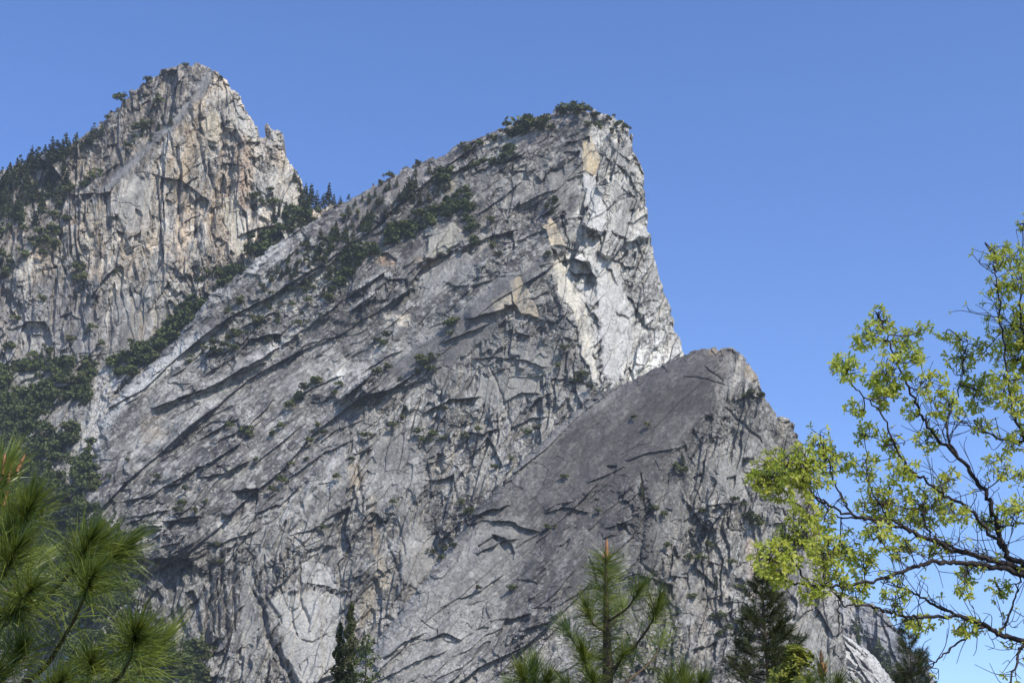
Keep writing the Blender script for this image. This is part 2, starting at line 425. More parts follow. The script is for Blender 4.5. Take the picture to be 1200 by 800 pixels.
C.tint([(400, 800), (473, 712), (540, 640), (600, 600), (640, 640), (560, 740), (480, 812)], PALE, 0.45, 14)
C.tint([(600, 553), (645, 506), (700, 464), (715, 470), (650, 520), (612, 560)], PALE * 0.9, 0.5, 4)
C.tint([(640, 520), (780, 430), (842, 415), (840, 480), (760, 560), (680, 600), (620, 600)], VARN, 0.55, 20, grain=0.6)
C.tint([(690, 470), (790, 424), (838, 410), (830, 425), (760, 450)], (0.12, 0.11, 0.11), 0.5, 5)
C.tint([(850, 480), (895, 520), (935, 540), (950, 620), (900, 640), (840, 560)], PALE * 0.85, 0.5, 14)
C.tint([(620, 600), (760, 560), (770, 660), (640, 700)], VARN * 1.1, 0.5, 22)
C.tint([(873, 425), (884, 430), (889, 445), (880, 450), (872, 440)], TAN * 0.85, 0.8, 2)
C.tint([(826, 405), (842, 405), (846, 416), (830, 416)], TAN * 0.8, 0.6, 2)
C.tint([(876, 628), (888, 630), (890, 690), (880, 700), (874, 660)], (0.42, 0.34, 0.28), 0.75, 3)
C.tint([(855, 690), (872, 672), (880, 690), (850, 720)], PALE, 0.6, 3)
C.tint([(945, 590), (957, 592), (962, 630), (950, 640)], (0.33, 0.29, 0.25), 0.6, 3)
C.tint([(930, 720), (960, 715), (985, 740), (990, 800), (940, 800)], PALE * 0.9, 0.45, 8)
for poly, k, tn_ in (([(700, 472), (790, 428), (836, 413), (842, 470), (800, 520), (720, 560), (650, 592), (606, 570), (645, 520)], 0.75, None), ([(480, 722), (545, 640), (600, 606), (610, 640), (560, 700), (490, 770)], 0.55, None),
                    ([(640, 610), (720, 580), (740, 640), (690, 690), (640, 680)], 0.6, None), ([(850, 420), (872, 430), (882, 445), (860, 470), (846, 450)], 0.7, None), ([(760, 570), (800, 560), (810, 620), (770, 650)], 0.7, PALE * 0.6),
                    ([(790, 660), (812, 650), (822, 720), (800, 740)], 0.7, PALE * 0.65), ([(900, 640), (940, 630), (945, 690), (910, 700)], 0.75, (0.115, 0.11, 0.105)), ([(935, 725), (962, 722), (980, 790), (945, 800)], 0.7, PALE * 0.7),
                    ([(830, 560), (850, 540), (880, 560), (860, 585)], 0.7, PALE * 0.7), ([(870, 500), (900, 505), (920, 540), (885, 545)], 0.7, None), ([(900, 575), (930, 560), (945, 600), (915, 595)], 0.7, None), ([(600, 660), (640, 640), (650, 700), (610, 730)], 0.6, None)):
    C.plate(poly, 0.8, tint=tn_, ts=0.5, flat=k, soft=3)
for poly, dep in (([(880, 447), (886, 446), (892, 462), (884, 463)], 4), ([(850, 412), (858, 410), (860, 418), (850, 420)], 3),
                  ([(724, 614), (733, 612), (740, 626), (726, 628)], 5), ([(820, 622), (838, 623), (836, 634), (822, 633)], 5),
                  ([(577, 628), (592, 630), (605, 645), (603, 655), (592, 648)], 5), ([(580, 748), (597, 726), (622, 718), (618, 729), (598, 740)], 7),
                  ([(948, 684), (959, 688), (958, 714), (949, 712)], 6), ([(944, 700), (951, 690), (952, 716)], 5),
                  ([(711, 548), (722, 545), (718, 556)], 3), ([(920, 492), (930, 494), (930, 503), (923, 501)], 4),
                  ([(799, 674), (806, 672), (808, 690), (800, 690)], 3), ([(560, 640), (580, 628), (584, 634), (566, 648)], 4),
                  ([(600, 760), (620, 750), (612, 768)], 4), ([(690, 590), (703, 583), (700, 592)], 3), ([(655, 640), (668, 632), (664, 645)], 3),
                  ([(850, 560), (862, 556), (860, 570), (852, 572)], 4), ([(812, 560), (822, 556), (823, 565), (814, 568)], 3)):
    C.cave(poly, dep)
for line, wd, dp in (([(752, 555), (756, 600), (752, 640), (749, 658), (762, 670), (782, 686)], 2.2, 3.2), ([(850, 478), (868, 494), (894, 520)], 1.6, 2.4),
                     ([(894, 600), (890, 620), (892, 650)], 1.6, 2.4), ([(918, 595), (924, 612), (930, 628)], 1.8, 3), ([(915, 603), (905, 598)], 1.6, 2),
                     ([(826, 430), (846, 446), (842, 460)], 1.4, 1.6), ([(800, 440), (830, 444), (850, 452)], 1.2, 1.4), ([(780, 700), (790, 740), (786, 800)], 2.0, 2.6),
                     ([(830, 640), (826, 690), (838, 730)], 1.6, 2.2), ([(980, 700), (984, 760), (986, 800)], 2.2, 3), ([(963, 700), (970, 750), (972, 800)], 1.6, 2.4),
                     ([(855, 700), (846, 728), (835, 760)], 3.5, 3), ([(690, 650), (700, 690), (690, 740)], 1.6, 1.8), ([(870, 560), (880, 585), (872, 600)], 2, 2.4)):
    C.crack(line, wd, dp)
for line, dp, up in (([(556, 603), (575, 597), (594, 592)], 5.5, 10), ([(580, 610), (600, 612), (630, 622)], 4, 10), ([(560, 648), (585, 636), (604, 630)], 4, 8),
                     ([(735, 540), (760, 530), (790, 525)], 2.0, 8), ([(690, 565), (712, 556), (730, 548)], 2.0, 8), ([(800, 610), (830, 592), (866, 588)], 2.4, 9),
                     ([(860, 470), (880, 464), (900, 468)], 2.4, 7), ([(640, 600), (660, 594), (690, 600)], 2.6, 8), ([(450, 770), (475, 752), (496, 742)], 3.5, 7),
                     ([(500, 750), (520, 742), (540, 748)], 3, 7), ([(900, 615), (915, 612), (940, 622)], 2.5, 8), ([(540, 700), (565, 690), (590, 672)], 2, 7), ([(440, 800), (480, 778), (520, 762)], 2.5, 7)):
    C.roof(line, dp, up)
for line, wd, k in (([(770, 432), (742, 500), (720, 560), (700, 640)], 7, 0.45), ([(800, 425), (790, 470), (772, 520), (764, 580)], 5, 0.4), ([(735, 455), (700, 520), (670, 580), (650, 640)], 6, 0.4), ([(690, 480), (655, 540), (630, 585)], 5, 0.35),
                    ([(820, 440), (822, 480), (806, 530), (800, 600)], 5, 0.4), ([(660, 600), (620, 660), (590, 730)], 7, 0.4), ([(720, 610), (690, 680), (670, 760)], 8, 0.45), ([(560, 640), (530, 700), (505, 770)], 5, 0.35)):
    C.streak(line, wd, DARK * 0.75, k)
for line, wd in (([(705, 466), (660, 500), (620, 545), (585, 580)], 3), ([(850, 450), (836, 520), (830, 600)], 4), ([(600, 575), (560, 625), (520, 690)], 4), ([(750, 560), (735, 620), (730, 700)], 4)):
    C.streak(line, wd, PALE * 0.8, 0.5)
outline_low = [(800, 416), (812, 411), (825, 408), (838, 407), (842, 411), (850, 408), (858, 406), (864, 412), (870, 417), (880, 427), (888, 437), (893, 452),
     (898, 465), (905, 476), (912, 487), (925, 491), (930, 497), (929, 505), (938, 515), (945, 525), (948, 545), (952, 570), (956, 590), (960, 615),
     (965, 640), (972, 670), (980, 700), (987, 730), (991, 760), (994, 800), (1003, 1070), (320, 1070), (372, 835), (400, 803), (420, 780), (445, 747),
     (473, 710), (500, 674), (530, 635), (545, 612), (560, 593), (580, 575), (600, 553), (620, 531), (645, 506), (670, 484), (690, 470), (705, 459),
     (730, 450), (760, 434), (785, 422)]

# ================================================================= middle peak
B = Relief(2150, 50, 830, 118)
X, Y = B.X, B.Y
xa = np.interp(Y, [118, 200, 260, 300, 340, 400, 450, 520, 700], [696, 688, 664, 645, 650, 672, 694, 720, 760]) + 6 * fbm(X / 30, Y / 30, 3, 110)
u = X - xa
kx = np.interp(Y, [380, 600, 1000], [1, 0.45, 0.1])
B.d += 0.37 * (Y - 125) + kx * (-0.13 * u - 0.41 * np.sqrt(u * u + 14 ** 2))
B.d -= 0.0022 * np.maximum(X - xa - 60, 0) ** 2 * (Y < 470)
right = ss(-8, 12, u) * (1 - ss(440, 500, Y))
lowcliff = ss(-20, 20, 395 - X + 22 * fbm(X / 35, Y / 35, 3, 111)) * ss(-18, 18, Y - 655 + 0.12 * (X - 180) + 14 * fbm(X / 30, Y / 30, 3, 112))
lowright = ss(-25, 25, Y - (500 + (430 - X) * 0.75) + 25 * fbm(X / 40, Y / 40, 3, 113)) * ss(-25, 25, X - 385) * (1 - right)
front = ss(-18, 22, Y - (330 + (640 - X) * 0.80) + 20 * fbm(X / 40, Y / 40, 3, 114)) * (1 - right)
wall = np.clip(np.maximum.reduce([right, lowcliff, lowright * 0.75, front * 0.6]), 0, 1)
# a band of broken overhangs below the summit slab
band = ss(-30, -5, Y - (365 - (X - 400) * 0.62)) * (1 - ss(20, 50, Y - (365 - (X - 400) * 0.62))) * ss(390, 430, X) * (1 - ss(640, 690, X))
wall = np.maximum(wall, band * 0.5)
slab = np.clip(1 - wall, 0, 1)
B.c[:] = GREY
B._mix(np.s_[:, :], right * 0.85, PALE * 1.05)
B._mix(np.s_[:, :], front * 0.25, PALE * 0.8)
B._mix(np.s_[:, :], slab * ss(-0.15, 0.3, fbm(rot(X, Y, 38)[0] / 90, rot(X, Y, 38)[1] / 34, 4, 116)) * 0.75, VARN * 1.25)
B._mix(np.s_[:, :], (slab + 0.6 * wall) * ss(0.05, 0.35, fbm(rot(X, Y, 38)[0] / 60 + 9, rot(X, Y, 38)[1] / 26, 4, 118)) * 0.55, PALE * 0.95)
quiet = 0.45 + 0.55 * ss(-0.2, 0.25, fbm(X / 80, Y / 50, 3, 117))
granite(B, slab, wall, deg=38, lean=64, smooth=quiet, slab_amp=1.0, wall_amp=1.0)
t, s_ = rot(X, Y, 38)
# smooth bare ramp running down to the left from the bright wall
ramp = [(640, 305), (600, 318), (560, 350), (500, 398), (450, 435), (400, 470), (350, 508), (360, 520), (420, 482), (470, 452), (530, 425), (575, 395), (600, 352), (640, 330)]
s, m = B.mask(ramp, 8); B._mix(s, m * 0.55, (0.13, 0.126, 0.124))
B.tint([(440, 430), (500, 392), (600, 312), (606, 318), (520, 388), (446, 440)], PALE, 0.5, 3)
B.tint([(398, 240), (460, 208), (520, 184), (530, 195), (470, 225), (420, 262), (380, 270)], (0.30, 0.275, 0.26), 0.6, 8)
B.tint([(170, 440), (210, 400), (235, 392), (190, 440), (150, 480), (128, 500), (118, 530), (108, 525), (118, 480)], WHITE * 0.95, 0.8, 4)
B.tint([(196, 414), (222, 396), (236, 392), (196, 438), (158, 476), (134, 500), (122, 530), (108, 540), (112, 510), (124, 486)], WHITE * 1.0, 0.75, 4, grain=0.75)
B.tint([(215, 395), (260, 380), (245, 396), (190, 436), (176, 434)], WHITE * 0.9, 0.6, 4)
B.tint([(168, 492), (190, 480), (195, 505), (180, 522), (166, 515)], TAN * 0.8, 0.4, 5)
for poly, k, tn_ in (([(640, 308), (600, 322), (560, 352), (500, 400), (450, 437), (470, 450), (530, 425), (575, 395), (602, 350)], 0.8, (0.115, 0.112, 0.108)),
                    ([(398, 246), (460, 210), (512, 190), (500, 206), (450, 240), (410, 268)], 0.7, (0.165, 0.15, 0.136)), ([(700, 300), (724, 306), (738, 360), (742, 420), (722, 446), (704, 440)], 0.75, WHITE * 0.85),
                    ([(718, 166), (738, 176), (744, 205), (730, 200), (720, 186)], 0.8, PALE * 0.75), ([(712, 210), (728, 216), (744, 262), (736, 300), (722, 268)], 0.7, PALE * 0.9), ([(318, 700), (350, 692), (398, 700), (396, 785), (352, 800), (332, 762)], 0.75, PALE * 1.2),
                    ([(560, 440), (600, 425), (630, 440), (636, 462), (590, 476), (562, 466)], 0.75, PALE * 0.7), ([(300, 470), (360, 425), (400, 405), (380, 440), (330, 480)], 0.7, None), ([(160, 560), (230, 515), (260, 520), (200, 565)], 0.75, None),
                    ([(470, 630), (500, 610), (520, 640), (490, 690), (468, 680)], 0.75, PALE * 0.8), ([(640, 205), (672, 186), (680, 215), (664, 250), (640, 240)], 0.7, PALE * 0.7), ([(360, 560), (405, 530), (412, 580), (380, 620), (350, 610)], 0.7, None),
                    ([(540, 215), (580, 195), (600, 215), (560, 240)], 0.7, PALE * 0.75), ([(664, 262), (684, 258), (686, 292), (668, 284)], 0.7, PALE * 0.75), ([(610, 405), (650, 395), (664, 430), (640, 450), (612, 436)], 0.7, PALE * 0.7),
                    ([(240, 600), (280, 605), (270, 640), (236, 636)], 0.7, None), ([(298, 640), (316, 640), (322, 690), (306, 700)], 0.7, None), ([(280, 660), (294, 662), (300, 740), (286, 760)], 0.7, PALE * 0.8)):
    B.plate(poly, 1.0, tint=tn_, ts=0.65, flat=k, soft=2.5)
# --- hand-laid forms, top to bottom
B.plate([(680, 170), (691, 160), (704, 185), (706, 194), (699, 207), (686, 200)], 0.5, tint=(0.44, 0.36, 0.235), ts=0.95, gx=0, gy=0.0)
B.cave([(682, 163), (689, 161), (691, 169), (684, 173)], 5)
B.plate([(685, 204), (698, 208), (704, 230), (713, 262), (705, 275), (690, 262), (687, 232)], 1.2, gx=0.10, tint=WHITE, ts=0.85)
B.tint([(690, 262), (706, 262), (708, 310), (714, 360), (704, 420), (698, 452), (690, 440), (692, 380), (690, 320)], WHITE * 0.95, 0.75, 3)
B.plate([(648, 293), (666, 312), (671, 331), (684, 352), (690, 381), (694, 420), (699, 450), (690, 446), (680, 404), (668, 364), (655, 334)], 2.2, gx=0.12, tint=(0.52, 0.48, 0.39), ts=0.85)
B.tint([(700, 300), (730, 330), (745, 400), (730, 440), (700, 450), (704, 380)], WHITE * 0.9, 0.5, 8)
B.plate([(635, 265), (646, 254), (656, 271), (661, 290), (646, 288)], 2.2, tint=(0.56, 0.46, 0.31), ts=0.95, gx=0.05)
B.cave([(657, 255), (663, 262), (668, 292), (662, 294)], 4); B.cave([(661, 290), (684, 296), (684, 303), (664, 303)], 4)
B.plate([(671, 306), (690, 306), (694, 322), (672, 319)], 4.5, tint=WHITE, ts=0.8); B.cave([(671, 319), (695, 322), (694, 335), (676, 335)], 4)
B.tint([(678, 335), (696, 335), (694, 356), (684, 356)], WHITE, 0.8, 2)
B.plate([(600, 330), (612, 316), (625, 345), (632, 370), (612, 369), (602, 352)], 2.5, tint=(0.36, 0.30, 0.21), ts=0.85, gy=0.1)
B.tint([(576, 352), (600, 340), (604, 360), (580, 372)], CREAM, 0.6, 3)
for poly, dp in (([(733, 153), (740, 156), (743, 172), (738, 170)], 4), ([(740, 180), (746, 186), (755, 206), (753, 212), (745, 200)], 5),
                 ([(726, 194), (731, 197), (753, 232), (751, 237), (735, 215)], 4), ([(687, 272), (696, 270), (697, 288), (690, 290)], 4),
                 ([(717, 271), (722, 275), (735, 280), (734, 290), (724, 284)], 4), ([(744, 282), (750, 288), (756, 308), (751, 308)], 4),
                 ([(710, 314), (716, 316), (725, 335), (718, 337)], 4), ([(736, 348), (742, 352), (754, 378), (747, 378)], 4.5), ([(754, 380), (766, 386), (768, 400), (758, 396)], 4),
                 ([(723, 366), (736, 374), (738, 381), (726, 376)], 3.5), ([(732, 436), (739, 430), (744, 446), (730, 450)], 5), ([(705, 235), (709, 240), (716, 262), (711, 258)], 3),
                 ([(711, 185), (718, 190), (716, 205), (709, 208)], 3), ([(664, 212), (683, 206), (682, 215), (668, 222)], 3.5), ([(661, 168), (675, 166), (672, 172), (662, 174)], 3),
                 ([(660, 180), (677, 178), (676, 190), (664, 194)], 3), ([(598, 203), (617, 200), (620, 212), (602, 214)], 3.5), ([(645, 199), (660, 195), (662, 205), (648, 208)], 3),
                 ([(573, 277), (600, 275), (602, 295), (588, 302), (572, 290)], 5), ([(591, 359), (601, 357), (600, 368), (590, 370)], 4), ([(602, 364), (622, 368), (620, 375), (604, 374)], 4),
                 ([(636, 465), (645, 462), (647, 478), (638, 478)], 4.5), ([(640, 375), (655, 378), (652, 392), (642, 388)], 3), ([(660, 395), (676, 398), (680, 410), (666, 412)], 3),
                 ([(446, 299), (455, 296), (466, 306), (464, 312), (448, 312)], 4.5), ([(454, 328), (476, 328), (478, 340), (456, 340)], 4), ([(412, 345), (432, 330), (430, 342), (414, 352)], 3.5),
                 ([(502, 302), (526, 298), (540, 291), (520, 307), (488, 330), (484, 322)], 5.5), ([(415, 532), (437, 526), (434, 534), (418, 545)], 4), ([(450, 598), (462, 603), (467, 618), (453, 618)], 5),
                 ([(406, 572), (416, 570), (418, 600), (409, 604)], 4), ([(512, 530), (522, 535), (516, 548), (508, 545)], 3.5), ([(430, 620), (437, 618), (436, 640), (429, 640)], 3)):
    B.cave(poly, dp)
B.plate([(501, 298), (503, 278), (517, 264), (533, 260), (547, 273), (546, 283), (526, 296), (505, 302)], 5.5, gy=0.05, tint=(0.37, 0.345, 0.285), ts=0.9, soft=2)
B.plate([(487, 333), (540, 292), (552, 300), (562, 322), (545, 335), (520, 330), (500, 338)], 1.5, tint=PALE * 0.85, ts=0.6)
B.streak([(487, 332), (512, 312), (541, 291)], 1.4, WHITE, 0.8)  # sunlit top edge of the plate, painted in as a white line
for line in ([(411, 347), (430, 333), (450, 319)], [(447, 362), (464, 350), (481, 338)], [(411, 364), (424, 354), (438, 345)]):
    B.roof(line, 3.4, 5, ends=3, wob=0.6); B.streak([(x, y - 2) for x, y in line], 1.5, WHITE, 0.7)  # ledge lip, its sunlit edge painted into the colour
    B.cave([(line[0][0], line[0][1] + 2), (line[2][0], line[2][1] + 2), (line[2][0] - 2, line[2][1] + 12), (line[0][0] + 4, line[0][1] + 8)], 3.5)
B.tint([(447, 318), (470, 322), (475, 330), (455, 326)], WHITE, 0.8, 2); B.tint([(451, 371), (480, 369), (478, 384), (456, 382)], (0.58, 0.52, 0.42), 0.9, 2)
B.tint([(430, 340), (452, 330), (455, 350), (432, 358)], PALE, 0.6, 3); B.tint([(442, 285), (450, 300), (444, 312), (436, 306)], TAN, 0.6, 2)
B.tint([(446, 296), (466, 304), (464, 314), (446, 312)], RUST, 0.7, 2); B.tint([(484, 300), (520, 302), (500, 322)], TAN * 0.8, 0.5, 3)
B.tint([(516, 218), (530, 208), (534, 222), (522, 232)], CREAM * 0.8, 0.6, 3)
for line, dp, up in (([(498, 482), (528, 468), (560, 465)], 6, 10), ([(552, 507), (566, 508), (583, 502)], 5, 10), ([(548, 374), (575, 366), (602, 356)], 6, 12),
                     ([(180, 478), (215, 464), (250, 451), (304, 421), (326, 407)], 6.5, 9), ([(236, 560), (262, 553), (290, 541)], 5, 9), ([(165, 588), (190, 572), (214, 558)], 4, 7),
                     ([(150, 612), (180, 600), (200, 598)], 4, 8), ([(240, 640), (262, 634), (300, 622)], 3, 7), ([(274, 576), (288, 572), (303, 574)], 5, 8), ([(194, 611), (216, 606), (235, 606)], 5.5, 9),
                     ([(150, 625), (170, 617), (190, 617)], 5, 8), ([(180, 656), (203, 652), (226, 653)], 6, 9), ([(330, 405), (365, 380), (400, 352)], 4, 9), ([(340, 470), (370, 452), (400, 440)], 3, 9),
                     ([(540, 290), (570, 278), (604, 268)], 3.5, 8), ([(600, 245), (625, 232), (650, 222)], 3, 8), ([(560, 250), (590, 232), (610, 214)], 3, 8), ([(470, 455), (495, 445), (515, 430)], 3, 9),
                     ([(340, 560), (380, 530), (410, 515)], 3.5, 9), ([(300, 600), (330, 590), (350, 570)], 3, 8), ([(250, 520), (290, 500), (320, 470)], 3.5, 8), ([(520, 400), (550, 388), (570, 380)], 3.5, 8),
                     ([(556, 420), (600, 418), (640, 430)], 2.5, 9), ([(590, 470), (612, 460), (632, 462)], 3, 8), ([(600, 500), (620, 490), (640, 488)], 3, 8), ([(420, 440), (450, 420), (470, 410)], 3, 8)):
    B.roof(line, dp, up)
B.cave([(184, 482), (245, 455), (300, 426), (312, 424), (292, 455), (262, 470), (240, 492), (205, 494)], 6)
B.cave([(182, 657), (224, 655), (224, 678), (206, 688), (192, 692)], 9); B.cave([(273, 577), (301, 575), (300, 598), (278, 602)], 7)
B.cave([(196, 610), (234, 608), (232, 619), (200, 621)], 6); B.cave([(153, 624), (190, 620), (188, 638), (158, 642)], 6)
B.cave([(216, 692), (226, 690), (237, 722), (238, 745), (226, 735), (216, 712)], 7); B.cave([(204, 735), (214, 720), (222, 745), (218, 770), (206, 760)], 5)
for line, wd, dp in (([(297, 692), (308, 712), (313, 742), (325, 766), (338, 786), (346, 806)], 3.6, 7), ([(262, 648), (260, 680), (266, 746)], 2.6, 5), ([(247, 668), (246, 710), (252, 742)], 2.2, 5),
                     ([(276, 650), (272, 690), (276, 740)], 2.0, 4), ([(238, 684), (243, 720), (240, 760)], 2.2, 4), ([(254, 690), (256, 740), (250, 770)], 2, 4), ([(310, 650), (312, 700), (330, 730)], 2, 3),
                     ([(352, 660), (350, 700), (362, 730)], 2.0, 3), ([(356, 676), (376, 674), (394, 672)], 1.2, 2), ([(344, 690), (342, 720), (348, 745)], 1.5, 2.5), ([(352, 748), (366, 752), (384, 742)], 1.2, 2),
                     ([(460, 590), (468, 620), (476, 650)], 1.5, 2), ([(575, 430), (590, 470), (600, 505)], 1.5, 2), ([(500, 540), (504, 580), (496, 610)], 1.6, 2.2), ([(455, 640), (470, 680), (458, 710)], 1.8, 2.4),
                     ([(425, 515), (418, 545), (425, 600)], 2.2, 3.5), ([(530, 560), (538, 590), (530, 620)], 1.8, 2.6), ([(395, 660), (402, 700), (404, 740)], 1.8, 2.5), ([(380, 660), (390, 680), (410, 690)], 1.4, 2)):
    B.crack(line, wd, dp)
B.plate([(440, 512), (470, 505), (500, 530), (492, 580), (470, 612), (440, 600), (427, 560)], 2.0, gy=0.05, tint=PALE * 0.75, ts=0.55, soft=4)
B.plate([(354, 656), (388, 663), (396, 690), (354, 686)], 1.5, gy=0.12, tint=WHITE * 0.9, ts=0.75); B.tint([(318, 700), (350, 692), (400, 700), (398, 790), (350, 800), (330, 760)], PALE * 1.15, 0.7, 8)
B.tint([(290, 708), (300, 712), (312, 760), (330, 800), (270, 806), (280, 750)], PALE * 0.85, 0.5, 6)
B.tint([(438, 646), (452, 652), (458, 680), (446, 694), (440, 680)], CREAM * 0.8, 0.75, 3); B.tint([(430, 690), (444, 680), (440, 720), (420, 735)], CREAM * 0.75, 0.6, 4)
B.streak([(437, 585), (438, 615), (440, 645)], 5, TAN * 0.9, 0.7); B.tint([(407, 545), (424, 550), (422, 572), (410, 574)], TAN * 0.85, 0.6, 3)
B.tint([(500, 540), (515, 536), (520, 556), (506, 560)], CREAM * 0.7, 0.5, 3); B.tint([(540, 400), (600, 390), (640, 420), (650, 470), (580, 480), (540, 460)], PALE * 0.8, 0.4, 14)
B.tint([(410, 780), (440, 740), (470, 712), (460, 740), (430, 790)], PALE, 0.5, 4)
B.tint([(620, 470), (650, 455), (690, 462), (660, 486), (630, 500)], PALE, 0.5, 5)
outline_mid = [(395, 238), (405, 236), (420, 228), (440, 215), (455, 207), (470, 200), (486, 191), (500, 187), (512, 184), (522, 180), (530, 172), (540, 166), (555, 163),
     (572, 158), (588, 150), (605, 143), (625, 136), (645, 131), (660, 128), (675, 126), (690, 128), (705, 132), (718, 137), (730, 143), (738, 150), (741, 163),
     (745, 178), (751, 192), (755, 205), (754, 212), (755, 225), (757, 245), (760, 262), (763, 285), (768, 305), (775, 330), (782, 352), (790, 378), (796, 398),
     (801, 413), (812, 440), (822, 480), (826, 560), (826, 1070), (55, 1070), (75, 760), (85, 680), (92, 620), (96, 575), (106, 562), (101, 548), (112, 536), (107, 520), (119, 505), (114, 492), (128, 478), (140, 458), (168, 434),
     (200, 405), (225, 372), (245, 347), (270, 330), (300, 303), (330, 280), (360, 262), (385, 246)]

# ================================================================= far pointed peak
A = Relief(2500, -70, 470, 66)
X, Y = A.X, A.Y
slabx = np.interp(Y, [60, 80, 112, 145, 175, 208, 238, 300], [262, 247, 224, 197, 167, 132, 102, 10])       # clean slab running down left from the top
u = X - 248; v = X - slabx
A.d += 0.36 * (Y - 75) + np.interp(Y, [75, 420, 520, 1050], [0, 0, 30, 160]) - 0.04 * u - 0.20 * np.sqrt(u * u + 60 ** 2)
A.d -= 9 * (1 - ss(-6, 2, v + 3 * fbm(X / 12, Y / 12, 3, 130))) * ss(75, 110, Y) * (1 - ss(230, 270, Y))     # the back face sits behind the slab's edge
A.d -= 0.003 * np.maximum(X - 300, 0) ** 2
face = ss(6, 16, v + 8 * fbm(X / 14, Y / 14, 4, 131)); left = 1 - ss(-6, 4, v + 5 * fbm(X / 14, Y / 14, 4, 136)); band = np.clip(1 - face - left, 0, 1) * (1 - ss(205, 245, Y + 8 * fbm(X / 12, Y / 12, 3, 134)))
lowl = ss(395, 440, Y + 0.25 * (X - 100) + 18 * fbm(X / 30, Y / 30, 3, 132)) * (1 - ss(150, 190, X))
A.c[:] = GREY
A._mix(np.s_[:, :], face * 0.85 * (1 - 0.75 * ss(270, 360, Y + 40 * fbm(X / 40, Y / 60, 3, 139))), BUFF * np.array((1.2, 1.1, 1.0)))
A._mix(np.s_[:, :], face * ss(-0.05, 0.35, fbm(X / 26, Y / 60, 4, 133)) * 0.55, PALE * 1.05)
A._mix(np.s_[:, :], left * 0.7, (0.17, 0.145, 0.12))
wallA = np.maximum(1 - band, 0) * 0.92 * (1 - 0.6 * lowl)
granite(A, np.clip(band * 0.3 + lowl, 0, 1), wallA, deg=46, lean=84, wall_amp=0.85, smooth=1 - 0.6 * band)
A._mix(np.s_[:, :], band * 0.75 * (1 - ss(215, 250, Y)), np.array((0.19, 0.186, 0.18)) * (1 + 0.5 * fbm(X / 3, Y / 3, 3, 137) + 0.4 * fbm(rot(X, Y, 48)[0] / 40, rot(X, Y, 48)[1] / 3, 3, 138))[..., None])
# fluted runnels
A.d += face * 1.2 * fbm(X / 7 + 0.1 * Y / 7, Y / 80, 3, 135) * ss(140, 220, Y)
A.plate([(233, 143), (252, 129), (258, 155), (254, 172), (242, 165)], 3.5, gx=-0.05, tint=(0.47, 0.40, 0.29), ts=0.9); A.cave([(244, 172), (255, 174), (256, 182), (248, 180)], 4)
A.plate([(276, 121), (290, 129), (306, 162), (280, 157)], 1.5, tint=PALE * 1.1, ts=0.8); A.plate([(268, 128), (277, 124), (276, 150), (270, 156)], 1.5, tint=CREAM, ts=0.7)
A.crack([(278, 139), (290, 140), (297, 141)], 1.0, 2); A.cave([(287, 166), (305, 168), (300, 174), (288, 174)], 4)
A.tint([(311, 147), (318, 146), (330, 153), (331, 167), (325, 172), (312, 170)], PALE * 1.05, 0.8, 2); A.cave([(323, 158), (328, 157), (328, 166), (324, 168)], 4)
A.streak([(284, 165), (285, 200), (284, 240)], 7, (0.34, 0.25, 0.18), 0.8); A.streak([(218, 150), (222, 175), (214, 210)], 7, (0.40, 0.31, 0.20), 0.7)
A.streak([(205, 160), (200, 200), (198, 235)], 6, (0.36, 0.29, 0.20), 0.5); A.streak([(262, 150), (262, 190), (266, 220)], 5, (0.38, 0.30, 0.22), 0.5)
A.plate([(140, 212), (158, 205), (180, 215), (178, 270), (150, 276), (136, 250)], 1.5, gy=0.05, tint=PALE * 0.95, ts=0.65, soft=3)
A.tint([(183, 205), (200, 215), (206, 260), (190, 285), (180, 250)], PALE, 0.5, 6); A.plate([(264, 232), (278, 230), (288, 296), (272, 300), (264, 262)], 1.8, tint=(0.45, 0.42, 0.34), ts=0.75)
A.tint([(150, 278), (172, 275), (170, 290), (154, 288)], WHITE, 0.6, 3); A.tint([(175, 300), (200, 290), (210, 340), (190, 400), (172, 390)], PALE, 0.5, 7)
A.tint([(90, 245), (108, 235), (112, 300), (96, 312)], PALE, 0.6, 5); A.tint([(86, 190), (110, 182), (118, 205), (96, 220)], TAN, 0.6, 5); A.tint([(95, 240), (106, 236), (110, 280), (100, 285)], CREAM * 0.8, 0.5, 4)
A.tint([(300, 190), (345, 200), (357, 240), (340, 280), (305, 270), (298, 220)], PALE * 0.95, 0.5, 8)
A.tint([(330, 210), (350, 205), (357, 235), (345, 250)], (0.45, 0.40, 0.32), 0.5, 4); A.tint([(326, 178), (340, 190), (336, 200), (326, 196)], CREAM * 0.8, 0.6, 3)
A.tint([(0, 330), (120, 330), (125, 420), (0, 440)], (0.19, 0.19, 0.195), 0.6, 15); A.streak([(164, 365), (166, 390), (163, 412)], 3, (0.36, 0.27, 0.17), 0.7)
A.streak([(155, 350), (156, 380), (154, 412)], 2.5, (0.34, 0.27, 0.18), 0.6); A.streak([(174, 350), (176, 380), (170, 410)], 2.5, PALE, 0.6); A.streak([(140, 355), (140, 385), (138, 412)], 3, DARK, 0.5)
A.plate([(132, 350), (175, 348), (178, 390), (168, 416), (138, 418)], 2.0, gy=0.0, tint=PALE * 0.7, ts=0.4, soft=3)
